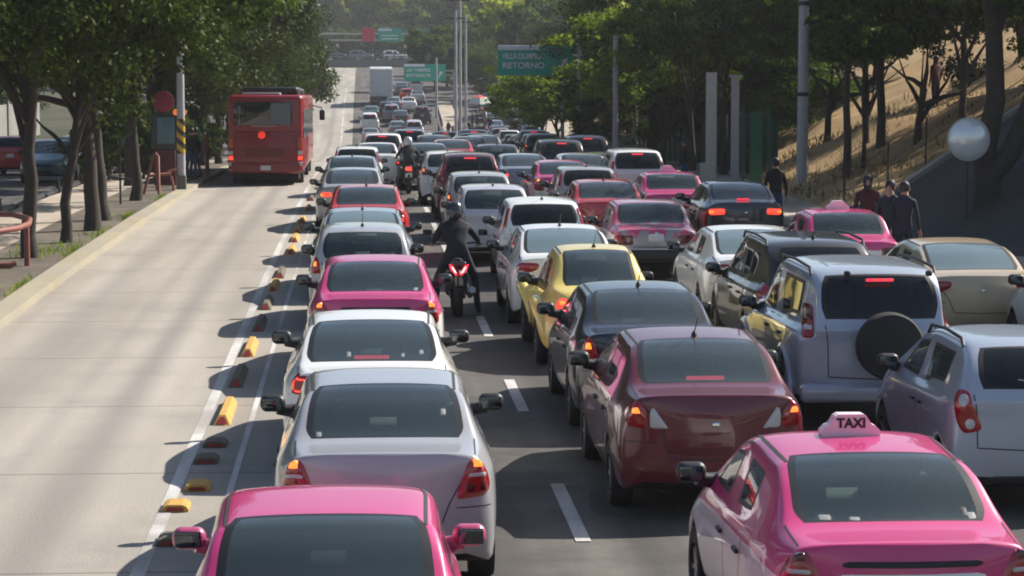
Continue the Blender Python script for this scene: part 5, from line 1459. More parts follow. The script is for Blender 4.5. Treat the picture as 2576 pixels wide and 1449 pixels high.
# helical stripes wrapped on the post
def stripes():
    b = MB(); n = 28; r = .131
    z0, z1 = 1.12, 2.2
    for k in range(n):
        a0, a1 = 2 * math.pi * k / n, 2 * math.pi * (k + 1) / n
        for q in range(40):
            za, zb = z0 + (z1 - z0) * q / 40, z0 + (z1 - z0) * (q + 1) / 40
            am = (a0 + a1) / 2; x = math.cos(am) * r
            yel = ((za + x * .9 + 10) / .36) % 1 < .5
            b.add([(r * math.cos(a0), r * math.sin(a0), za), (r * math.cos(a1), r * math.sin(a1), za), (r * math.cos(a1), r * math.sin(a1), zb), (r * math.cos(a0), r * math.sin(a0), zb)], [(0, 1, 2, 3)], 0 if yel else 1)
    return b
stripes().build('warning_stripes', [mat('stripe_yellow', (.6, .38, .03), .5), M_dark], t)
b = MB(); b.tube([(0, 0, 8.9), (.5, 0, 9.3), (1.6, 0, 9.5)], .04, 8); b.rbox((1.8, 0, 9.48), (.6, .25, .12), .05); b.build('lamp_head', M_dark, t, True)
# bus stop panel
Yp = 77
X = x_at(414, Yp, 2)
t = empty('map_panel', (X, Yp, gz(Yp) + .13)); tag(t, 'turquoise lit map panel in a dark frame under a round red stop sign', 'panel')
b = MB(); b.rbox((0, 0, 1.78), (.86, .16, 1.15), .04); b.build('frame', M_dark, t, True)
b = MB(); b.rbox((.05, -.08, 1.80), (.56, .03, .84), .05); b.build('screen', mat('panel_teal', (.05, .10, .13), .25, emit=(.10, .22, .28), es=.04), t, True)
b = MB(); b.rbox((0, 0, .62), (.7, .14, 1.15), .03); b.build('pedestal', mat('dark_wine', (.09, .015, .02), .6), t, True)
b = MB(); b.lathe([(0, .05), (.30, .05), (.34, .02), (.34, -.02), (.30, -.05), (0, -.05)], 28, Matrix.Translation((-.02, 0, 2.72)) @ Matrix.Rotation(R(90), 4, 'X')); b.build('stop_sign', mat('stop_red', (.25, .02, .05), .5), t, True)
for x in (.38, .62):
    b = MB(); b.lathe([(0, .05), (.09, .04), (.10, 0)], 16, Matrix.Translation((x, -.1, 2.38)) @ Matrix.Rotation(R(90), 4, 'X')); b.build('amber_light', mat('amber_dim', (.6, .14, .03), .4, emit=(1, .25, .05), es=.35), t, True)
def hoop(px0, Y, pts, r, lb, name='pipe_barrier', m=None):
    X = x_at(px0, Y, gz(Y) + .4); t = empty(name, (X, Y, gz(Y) + .13))
    b = MB(); [b.tube(q, r, 10) for q in pts]; b.build('pipe', m or M_rpipe, t, True)
    return tag(t, lb, 'barrier', 'red oxide pipe barriers')
hoop(385, 72, [[(-.25, -.3, 0), (.02, 0, 1.15), (.1, .02, 1.2), (.16, 0, 1.12), (.22, -.5, -.02)], [(-.12, 0, .55), (.5, .3, .6)], [(.12, 0, .1), (.12, 0, 1.2)]], .045, 'red pipe barrier shaped like an A beside the map panel')
hoop(428, 74, [[(-.1, 0, .55), (0, 0, .62), (.12, 0, 0)], [(-.05, 0, .6), (.25, .1, .68)]], .04, 'small red pipe barrier at the foot of the striped lamp post')
t = hoop(68, 45, [[(-2.6, 3.0, .80), (-1.2, 2.5, .84), (-.5, 1.8, .86), (-.02, .6, .84), (.12, -.6, .82), (.05, -1.6, .80), (-.25, -2.2, .78), (-.7, -2.7, .76), (-2.6, -3.4, .72)], [(0, 0, -.05), (0, 0, .82)], [(-2.4, -3.2, -.05), (-2.4, -3.2, .72)], [(-2.3, 2.9, -.05), (-2.3, 2.9, .8)]], .055, 'red pipe railing bent into a hairpin at the left border')
hoop(20, 44.5, [[(-.5, 0, .12), (-.2, -.1, .06), (.05, -.1, .06), (.14, -.05, .1)]], .055, 'short curled red pipe end lying on the soil at the left border')
b = MB(); b.tube([(0, 0, 0), (0, 0, .4), (0, 0, 1.5)], [.075, .07, .07], 12)
o = b.build('marker_post', mat('marker_red', (.40, .06, .07), .6, noise=.25, nscale=2)); o.location = (x_at(521, 86, 1.5), 86, gz(86) + .15); tag(o, 'slim red and pale marker post in the dark left of the bus', 'post')
# dark bent pipe stand between the trunks, low dark barrier of the opposite lanes
hoop(303, 66, [[(0, 0, 0), (0, 0, 1.5), (.05, 0, 1.75), (.3, 0, 1.95)], [(-.3, 0, .75), (.3, 0, .68)]], .03, 'thin dark bent pipe stand between two tree trunks', m=M_dark)
b = MB()
for k in range(28):
    y = 50 + k * 3
    b.tube([(-9.3, y, gz(y) + .1), (-9.3, y + 2.4, gz(y + 2.4) + .16)], .09, 8)
for k in range(0, 28, 2): b.tube([(-9.3, 50 + k * 3, gz(50 + k * 3)), (-9.3, 50 + k * 3, gz(50 + k * 3) + .5)], .07, 8)
tag(b.build('lane_barrier', M_dark), 'low dark barrier rail between the footpath and the opposite carriageway', 'barrier')
# bus platform wall far ahead
step('bus_platform', -6.1, -5.36, .85, M_path, y0=128, y1=190)
# wall beyond the opposite carriageway
t = empty('boundary_wall', (-22, 90, gz(90))); tag(t, 'pale wall behind the opposite carriageway', 'wall')
b = MB(); b.box((0, 10, 1.0), (.25, 130, 2.2)); b.build('wall', mat('wall_plaster', (.24, .23, .21), .9, noise=.3, nscale=.5), t)
b = MB(); [b.box((.17, y, 1.1), (.12, .35, 2.5)) for y in range(-50, 75, 5)]; b.build('pilaster', mat('wall_pilaster', (.2, .22, .2), .9), t)
# ---- green metal fence
def fence():
    t = empty('metal_fence', (0, 0, 0)); tag(t, 'dark green sheet metal fence behind the right pavement', 'fence')
    pts = [(xr(y) + 2.62, y) for y in range(84, 150, 3)]
    b = MB(); ps = MB()
    for (x0, y0), (x1, y1) in zip(pts, pts[1:]):
        n = 14
        for k in range(n):
            t0, t1 = k / n, (k + 1) / n; o0 = .03 * (k % 2); o1 = .03 * ((k + 1) % 2)
            xa, ya, xb, yb = x0 + (x1 - x0) * t0 + o0, y0 + (y1 - y0) * t0, x0 + (x1 - x0) * t1 + o1, y0 + (y1 - y0) * t1
            za, zb = gz(ya) + .15, gz(yb) + .15
            b.add([(xa, ya, za), (xb, yb, zb), (xb, yb, zb + 2.1), (xa, ya, za + 2.1)], [(0, 1, 2, 3)])
        ps = MB(); ps.box((x0 - .03, y0, gz(y0) + 1.25), (.08, .08, 2.3)); ps.build('fence_post', M_dark, t)
    # end wall turned towards the road
    x0, y0 = pts[0]
    for k in range(8):
        xa, xb = x0 - .0 + k * .09, x0 + (k + 1) * .09
        o0, o1 = .03 * (k % 2), .03 * ((k + 1) % 2)
        b.add([(xa, y0 + o0, gz(y0) + .15), (xb, y0 + o1, gz(y0) + .15), (xb, y0 + o1, gz(y0) + 2.2), (xa, y0 + o0, gz(y0) + 2.2)], [(0, 1, 2, 3)])
    b.build('sheet_panel', M_ygreen, t)
fence()
Yg = 75
t = empty('metal_gate', (x_at(1902, Yg, 1.5), Yg, gz(Yg) + .15)); tag(t, 'narrow green metal gate leaf beside the dirt slope', 'gate')
b = MB(); b.box((0, 0, 1.25), (.36, .05, 2.3)); b.build('gate_leaf', mat('gate_green', (.02, .12, .06), .5), t)
for x in (-.42, .42):
    b = MB(); b.box((x, 0, 1.3), (.09, .09, 2.6)); b.build('gate_post', M_ygreen, t)
b = MB(); [b.box((s * .30, 0, z), (.2, .03, .05)) for s in (-1, 1) for z in (.3, 1.2, 2.3)]; b.build('gate_bar', M_ygreen, t)
# wire fence along the side street
t = empty('wire_fence', (0, 0, 0)); tag(t, 'thin wire fence on posts along the upper edge of the side street', 'fence')
wz = lambda x: gz(60) + ramp_z(x)
for px in (2125, 2235, 2330, 2420, 2520):
    x = x_at(px, 61, 2); b = MB(); b.tube([(x, 61, hill_z(x, 61) - .1), (x, 61, wz(x) + 1.15)], .03, 6); b.build('fence_post', M_bark, t, True)
b = MB()
for h in (.5, 1.05):
    b.tube([(x, 61, wz(x) + h - .02) for x in [12.3 + k * .6 for k in range(13)]], .012, 5)
b.build('wire', M_dark, t)
# ---- convex traffic mirror
Ym = 51.5
t = empty('traffic_mirror', (x_at(2436, Ym, 2.5), Ym, gz(Ym) + .9)); tag(t, 'round convex traffic mirror reflecting sky and ground', 'mirror')
zc = z_at(350, t.location.x, Ym) - t.location.z
b = MB(); rr = .455
M = Matrix.Translation((0, 0, zc)) @ Matrix.Rotation(R(90), 4, 'X') @ Matrix.Rotation(R(0), 4, 'Y')
b.lathe([(rr, 0), (rr * .95, .03), (rr * .8, .07), (rr * .6, .105), (rr * .4, .13), (rr * .2, .142), (0.001, .146)], 40, M)
b.build('mirror_glass', mat('mirror_face', (.88, .9, .92), .2, .3), t, True)
b = MB(); b.lathe([(rr + .02, -.02), (rr + .025, .01), (rr - .01, .015)], 40, M); b.build('rim', mat('mirror_rim', (.4, .4, .38), .5), t, True)
b = MB(); b.tube([(0, .06, -.8), (0, .06, zc)], .03, 10); b.box((0, .04, zc), (.2, .08, .2)); b.build('post', M_dark, t)
# ---- road signs
M_sg = mat('sign_green', (.008, .40, .27), .45); M_sw = mat('sign_white', (.78, .8, .82), .5); M_back = mat('sign_back', (.3, .3, .3), .6)
def text(body, size, x, z, par, m, y=-.06, align='LEFT', sx=1.0):
    c = bpy.data.curves.new('lettering', 'FONT'); c.body = body; c.size = size; c.align_x = align; c.extrude = .002; c.offset = .008
    c.materials.append(m); o = text_mesh(c); o.parent = par; o.location = (x, y, z); o.rotation_euler = (R(90), 0, 0); o.scale = (sx, 1, 1)
    return o
def arrow(par, x, z, s, m, ang):
    b = MB(); M = Matrix.Translation((x, -.055, z)) @ Matrix.Rotation(R(90), 4, 'X') @ Matrix.Rotation(ang, 4, 'Z')
    b.prism([(-.09 * s, -.5 * s), (.09 * s, -.5 * s), (.09 * s, .08 * s), (.30 * s, .08 * s), (0, .5 * s), (-.30 * s, .08 * s), (-.09 * s, .08 * s)], .02, M)
    b.build('arrow', m, par)
def road_sign(px0, px1, py0, py1, Y, lines, label, post_dx, tab=.55, post=True):
    xa, xb = x_at(px0, Y, 4), x_at(px1, Y, 4); za, zb = z_at(py1, (xa + xb) / 2, Y), z_at(py0, (xa + xb) / 2, Y)
    wd, ht = xb - xa, zb - za
    t = empty('road_sign', ((xa + xb) / 2, Y, gz(Y))); tag(t, label, 'road sign', 'green overhead road signs')
    g = gz(Y); zc = (za + zb) / 2 - g
    b = MB(); b.rbox((0, 0, zc), (wd, .08, ht), .03); b.build('panel', M_sg, t)
    b = MB(); th = ht * .16
    b.rbox((-wd / 2 + wd * tab / 2, -.03, zc + ht / 2 - th * .35), (wd * tab, .06, th), .02); b.build('top_plate', M_sw, t)
    lh = ht * .27
    for k, (s_, f, sx) in enumerate(lines):
        text(s_, lh * f, -wd * .44, zc + ht * .5 - th - lh * (1.0 + k * 1.18), t, M_sw, sx=sx)
    arrow(t, wd * .375, zc - ht * .08, ht * .42, M_sw, R(-28))
    if post:
        b = MB(); x = wd / 2 + post_dx
        b.tube([(x, .2, -.2), (x, .2, zc + .3)], .14, 12); b.tube([(x, .2, zc + .2), (-wd / 2, .15, zc + .2)], .07, 8); b.tube([(x, .2, zc - .25), (-wd / 2, .15, zc - .25)], .06, 8)
        b.build('cantilever_post', M_back, t, True)
    return t
road_sign(1252, 1442, 116, 190, 106, [('VILLA OLIMPICA', 1.0, .72), ('RETORNO', 1.05, 1.08)], 'large green road sign reading VILLA OLIMPICA RETORNO', .7)
road_sign(1016, 1121, 162, 204, 252, [('UN TIMBRES', 1.0, .98), ('EXTERIOR', 1.0, 1.2)], 'small hazy green road sign with blurred white lettering and arrow', .9, .5)
def far_board(px0, px1, py0, py1, Y, m, lb, stripe=None):
    xa, xb = x_at(px0, Y, 9), x_at(px1, Y, 9); za, zb = z_at(py1, xa, Y), z_at(py0, xa, Y)
    t = empty('road_sign', ((xa + xb) / 2, Y, gz(Y))); tag(t, lb, 'road sign', 'boards on the far gantry')
    b = MB(); b.rbox((0, 0, (za + zb) / 2 - gz(Y)), (xb - xa, .1, zb - za), .03); b.build('panel', m, t)
    if stripe:
        b = MB(); b.box((-(xb - xa) * .2, -.06, zb - gz(Y) - .25), ((xb - xa) * .55, .04, .35)); b.build('top_plate', M_sw, t)
        b = MB(); [b.box((0, -.06, (za + zb) / 2 - gz(Y) - .1 - k * .5), ((xb - xa) * .7, .03, .16)) for k in range(2)]; b.build('lettering', M_sw, t)
far_board(911, 942, 70, 105, 380, mat('sign_red', (.6, .03, .07), .5), 'red board on the far gantry')
far_board(951, 1010, 71, 105, 380, M_sg, 'bright green board with a pale strip on the far gantry', 1)
far_board(1014, 1085, 72, 106, 384, mat('sign_dull_green', (.10, .17, .15), .6), 'dull grey green board on the far gantry')
t = empty('gantry', (0, 382.5, gz(382))); tag(t, 'hazy sign gantry spanning the far end of the road', 'gantry')
b = MB(); zt = z_at(95, 0, 382) - gz(382)
b.tube([(-6.5, 0, -.2), (-6.5, 0, zt + .8)], .2, 10); b.tube([(13, 0, -.2), (13, 0, zt + .8)], .2, 10); b.build('post', M_back, t, True)
b = MB(); b.tube([(-6.5, 0, zt + .6), (13, 0, zt + .6)], .14, 8); b.tube([(-6.5, 0, zt - .4), (13, 0, zt - .4)], .12, 8); b.build('beam', M_back, t, True)
# overpass closing the view
t = empty('overpass', (0, 428, gz(428))); tag(t, 'hazy grey overpass with a railing across the far end of the road', 'overpass')
M_op = mat('overpass_concrete', (.15, .15, .16), .9, noise=.25, nscale=.4)
zb = z_at(168, 5, 428) - gz(428); zt = z_at(150, 5, 428) - gz(428); zr_ = z_at(134, 5, 428) - gz(428)
b = MB(); b.box((6, 3, (zb + zt) / 2), (70, 8, zt - zb)); b.build('deck', M_op, t)
for x in (-9, 2, 13, 24, -20):
    b = MB(); b.box((x, 3, zb / 2 - .4), (1.0, 5, zb + .8)); b.build('pier', M_op, t)
b = MB(); b.box((6, -1, zr_ - .1), (70, .3, .22)); b.box((6, -1, (zr_ + zt) / 2), (70, .1, .14))
for k in range(36): b.box((-28 + k * 2, -1, (zr_ + zt) / 2), (.22, .2, zr_ - zt))
b.build('railing', M_op, t)
for i, (x, c) in enumerate(((-7, 'navy'), (-2.2, 'grey'), (3.8, 'white'), (10, 'black'), (15.5, 'bluegrey'))):
    cc = place_car('far_suv', c, None, 0, 428, ('dark', 'grey', 'pale', 'black', 'blue grey')[i] + ' car crossing the far overpass', 'cars on the overpass', X=x)
    cc.location = (x, 431, gz(428) + zt); cc.rotation_euler = (0, 0, R(-90))
# pale building behind the bright trees
t = empty('building', (x_at(1330, 345, 15), 350, gz(345))); tag(t, 'pale hazy building behind the bright trees at the top', 'building')
b = MB(); b.box((1, 0, 7), (10, 8, 16)); b.build('wall', mat('far_wall', (.25, .25, .27), .9), t)
for k in range(3):
    for j in range(4):
        b = MB(); b.box((-2.6 + k * 2.6, -4.02, 4 + j * 3), (1.5, .1, 1.5)); b.build('window', mat('far_window', (.05, .06, .08), .2), t)
# umbrella stall on the far median
Yu = 226; X = x_at(1206, Yu, 2)
t = empty('market_umbrella', (X, Yu, gz(Yu) + .1)); tag(t, 'red and white sun umbrella over a street stall on the far median', 'umbrella')
zu = z_at(238, X, Yu) - t.location.z; ze = z_at(262, X, Yu) - t.location.z
b = MB(); n = 8
ring = [(1.15 * math.cos(2 * math.pi * k / n), 1.15 * math.sin(2 * math.pi * k / n), ze) for k in range(n)]; r2 = [(.7 * math.cos(2 * math.pi * k / n), .7 * math.sin(2 * math.pi * k / n), ze + (zu - ze) * .7) for k in range(n)]
b.add(ring + r2 + [(0, 0, zu)], [(k, (k + 1) % n, n + (k + 1) % n, n + k) for k in range(n)], 0); b.f += []
b.add(r2 + [(0, 0, zu)], [(k, (k + 1) % n, n) for k in range(n)], 1)
b.build('canopy', [mat('umbrella_white', (.6, .6, .52), .8), mat('umbrella_red', (.55, .06, .05), .8)], t)
b = MB(); b.tube([(0, 0, 0), (0, 0, zu)], .03, 8); b.build('pole', M_dark, t)
t = empty('stall_table', (X + .3, Yu - .6, gz(Yu) + .1)); tag(t, 'small stall table under the red and white umbrella', 'table')
b = MB(); b.box((0, 0, .85), (1.5, .7, .06)); b.build('table_top', M_conc_warm, t)
for sx in (-.65, .65):
    b = MB(); b.box((sx, 0, .42), (.06, .6, .84)); b.build('leg', M_dark, t)
# ================================================================== PEOPLE AND MOTORCYCLES
M_skin = mat('skin', (.36, .2, .14), .6); M_hair = mat('hair', (.012, .01, .01), .6); M_shoe = mat('shoes', (.02, .02, .02), .6)
def cloth(n, c): return mat('cloth_' + n, c, .85, noise=.2, nscale=14)
def skin_body(J, E, seg_mat, mats, name='body'):
    """J: {name: (pos, radius)}, E: [(a, b)], seg_mat: {(a, b): material slot}"""
    ks = list(J); ix = {k: i for i, k in enumerate(ks)}
    me = bpy.data.meshes.new('skeleton'); me.from_pydata([J[k][0] for k in ks], [(ix[a], ix[b]) for a, b in E], [])
    o = bpy.data.objects.new('skeleton', me); COL.objects.link(o)
    o.modifiers.new('skin', 'SKIN'); md = o.modifiers.new('sub', 'SUBSURF'); md.levels = 1; md.render_levels = 1
    me.update()
    if not me.skin_vertices:
        bm = bmesh.new(); bm.from_mesh(me); bm.verts.layers.skin.verify(); bm.to_mesh(me); bm.free()
    sv = me.skin_vertices[0].data
    for k in ks:
        r = J[k][1]; sv[ix[k]].radius = (r, r) if not isinstance(r, tuple) else r; sv[ix[k]].use_root = (k == 'pelvis')
    dg = bpy.context.evaluated_depsgraph_get(); dg.update()
    ev = o.evaluated_get(dg); m2 = bpy.data.meshes.new_from_object(ev)
    bpy.data.objects.remove(o)
    m2.name = name; m2.materials.clear()
    for m in mats: m2.materials.append(m)
    A = np.array([J[a][0] for a, b in E], float); Bv = np.array([J[b][0] for a, b in E], float)
    sl = [seg_mat.get(e, 0) for e in E]
    idx = []
    for p in m2.polygons:
        c = np.array(p.center); ab = Bv - A; t = np.clip(((c - A) * ab).sum(1) / np.maximum((ab ** 2).sum(1), 1e-9), 0, 1)
        d = np.linalg.norm(A + ab * t[:, None] - c, axis=1) - np.array([.0] * len(E))
        idx.append(sl[int(d.argmin())])
    m2.polygons.foreach_set('material_index', idx); m2.polygons.foreach_set('use_smooth', [True] * len(idx))
    m2.update()
    return m2
def hand(J, E, SM, side, wrist, direc, curl=0.5):
    """palm and five bent fingers leaving the wrist"""
    d = Vector(direc).normalized(); sx = 1 if side == 'r' else -1
    across = d.cross(Vector((0, 0, 1))); across = (across if across.length > .2 else Vector((0, 1, 0))).normalized()
    dn = d.cross(across).normalized()
    if dn.z > 0: dn = -dn
    wv = Vector(wrist); pm = wv + d * .085
    J['palm' + side] = (tuple(pm), .024); E.append(('wrist' + side, 'palm' + side)); SM['wrist' + side, 'palm' + side] = 2
    for k, (o, l) in enumerate(((-.028, .062), (-.010, .074), (.010, .07), (.027, .055))):
        a = pm + across * o + d * .02; b = a + (d * (1 - curl * .4) + dn * curl * .5).normalized() * l * .6; c = b + (d * (1 - curl) + dn * curl).normalized() * l * .5
        for n, p, r in (('a', a, .0095), ('b', b, .0085), ('c', c, .007)): J[f'f{k}{n}{side}'] = (tuple(p), r)
        E += [('palm' + side, f'f{k}a{side}'), (f'f{k}a{side}', f'f{k}b{side}'), (f'f{k}b{side}', f'f{k}c{side}')]
        for e in E[-3:]: SM[e] = 2
    a = wv + d * .04 - across * .032; b = a - across * .02 + d * .03; c = b + d * .03
    for n, p, r in (('a', a, .011), ('b', b, .0095), ('c', c, .008)): J[f't{n}{side}'] = (tuple(p), r)
    E += [('palm' + side, f'ta{side}'), (f'ta{side}', f'tb{side}'), (f'tb{side}', f'tc{side}')]
    for e in E[-3:]: SM[e] = 2
def figure(J, shirt, trousers, fingers=True, sleeve=True, hdir=None):
    E = [('pelvis', 'waist'), ('waist', 'chest'), ('chest', 'neck'), ('neck', 'head'), ('head', 'crown'), ('head', 'nose')]
    SM = {('pelvis', 'waist'): 0, ('waist', 'chest'): 0, ('chest', 'neck'): 0, ('neck', 'head'): 2, ('head', 'crown'): 2, ('head', 'nose'): 2}
    for s in 'lr':
        E += [('chest', 'shoulder' + s), ('shoulder' + s, 'elbow' + s), ('elbow' + s, 'wrist' + s), ('pelvis', 'hip' + s), ('hip' + s, 'knee' + s), ('knee' + s, 'ankle' + s), ('ankle' + s, 'toe' + s)]
        SM.update({('chest', 'shoulder' + s): 0, ('shoulder' + s, 'elbow' + s): 0, ('elbow' + s, 'wrist' + s): 0 if sleeve else 2, ('pelvis', 'hip' + s): 1, ('hip' + s, 'knee' + s): 1, ('knee' + s, 'ankle' + s): 1, ('ankle' + s, 'toe' + s): 3})
        if fingers:
            w_, e_ = Vector(J['wrist' + s][0]), Vector(J['elbow' + s][0])
            hand(J, E, SM, s, w_, hdir or (w_ - e_))
    return skin_body(J, E, SM, [shirt, trousers, M_skin, M_shoe])
def standing(step_=.12, arm=.12, h=1.0):
    J = {'pelvis': ((0, 0, .95), (.15, .11)), 'waist': ((0, 0, 1.10), (.135, .10)), 'chest': ((0, 0, 1.34), (.165, .11)), 'neck': ((0, .01, 1.50), .055), 'head': ((0, .03, 1.62), (.075, .092)), 'crown': ((0, .015, 1.70), (.065, .075)), 'nose': ((0, .115, 1.625), .018)}
    for s, q in (('l', -1), ('r', 1)):
        J['shoulder' + s] = ((q * .185, 0, 1.40), .062); J['elbow' + s] = ((q * .24, -.02 + q * arm * .4, 1.12), .043); J['wrist' + s] = ((q * .245, .06 + q * arm, .89), .028)
        J['hip' + s] = ((q * .095, 0, .88), .092); J['knee' + s] = ((q * .10, q * step_ * .6 + .02, .49), .062); J['ankle' + s] = ((q * .10, q * step_, .08), .042); J['toe' + s] = ((q * .115, q * step_ + .16, .035), .038)
    return J
def face_parts(par, hair_m, long_=False):
    b = MB()
    b.lathe([(.001, .125), (.05, .115), (.085, .08), (.098, .03), (.092, -.03), (.07, -.06 if not long_ else -.2), (.03, -.07 if not long_ else -.22)], 16, Matrix.Translation((0, -.005, 1.655)) @ Matrix.Rotation(R(12), 4, 'X'))
    b.build('hair', hair_m, par, True)
    b = MB()
    for sx in (-.032, .032): b.lathe([(.001, .006), (.009, .003), (.009, -.003), (.001, -.006)], 8, Matrix.Translation((sx, .105, 1.64)) @ Matrix.Rotation(R(90), 4, 'X'))
    b.box((0, .107, 1.572), (.045, .01, .008))
    b.build('face_features', mat('features', (.05, .02, .02), .5), par)
    for sx in (-1, 1):
        b = MB(); b.rbox((sx * .088, .01, 1.625), (.02, .03, .055), .009); b.build('ear', M_skin, par, True)
PP = []
for st, ar, sh, tr, lg in ((.10, .10, cloth('navy', (.012, .014, .03)), cloth('darkblue', (.012, .016, .04)), False), (-.16, -.12, cloth('black', (.01, .01, .012)), cloth('jeans', (.03, .06, .16)), False),
                       (.04, .05, cloth('red', (.07, .01, .014)), cloth('dark', (.015, .015, .02)), True), (.2, .16, cloth('white', (.45, .45, .47)), cloth('grey', (.06, .06, .07)), False)):
    PP.append((figure(standing(st, ar), sh, tr, True), lg))
def person(k, x, y, z, rz, label, group, sc=1.0, parts=True):
    t = empty('person', (x, y, z), rz); t.scale = (sc, sc, sc)
    link('body', PP[k][0], t)
    if parts: face_parts(t, M_hair, PP[k][1])
    return tag(t, label, 'person', group)
GP = 'people on the right pavement'
for k, px, Y, rz, lb in ((0, 2238, 43.5, 2.6, 'person in dark navy clothes, left one of the pair in the shade'), (0, 2274, 43.0, -.5, 'person in dark navy clothes, right one of the pair in the shade'),
                         (2, 2182, 45.5, 2.9, 'dark haired person in a red top behind the taxi roof sign'), (1, 1950, 54.5, .2, 'person in a black top and blue jeans beside the green gate'),
                         (1, 1722, 73, 1.4, 'person in black standing against the green metal fence')):
    X = x_at(px, Y, 1); z = gz(Y) + (.15 if X > xr(Y) else 0)
    if X > 11.3 and Y < 57: z = gz(Y) + ramp_z(X) * min(1, (Y - 42) / 9)
    elif X > hedge_x(Y) and Y > 58: z = hill_z(X, Y)
    person(k, X, Y, z, rz, lb, GP)
sg = 'hazy people on the far median by the poles'
rp = random.Random(4)
for i, (px, Y) in enumerate(((1104, 205), (1114, 202), (1128, 212), (1140, 200), (1152, 214), (1170, 206), (1180, 212), (1188, 222), (1200, 224), (1222, 224), (1232, 216))):
    person((0, 3, 1, 2)[i % 4], x_at(px, Y, 1), Y, gz(Y) + .18, rp.uniform(0, 6), 'hazy standing person among those by the far poles and stall', sg, parts=False)
for i, (px, Y) in enumerate(((640, 97), (600, 93), (482, 82), (492, 84))):
    person((1, 0, 1, 1)[i], x_at(px, Y, 1), Y, gz(Y) + .15, rp.uniform(0, 6), ('person in black half lost in the dark left of the bus', 'person in navy in the dark left of the bus', 'person in a black top just right of the striped lamp post', 'person in jeans in the dark right of the striped lamp post')[i], 'people waiting in the shade by the bus')
person(2, x_at(2353, 78, 3), 78, hill_z(x_at(2353, 78, 3), 78) - .02, .5, 'person in a red top high on the dirt slope under the trees', GP)
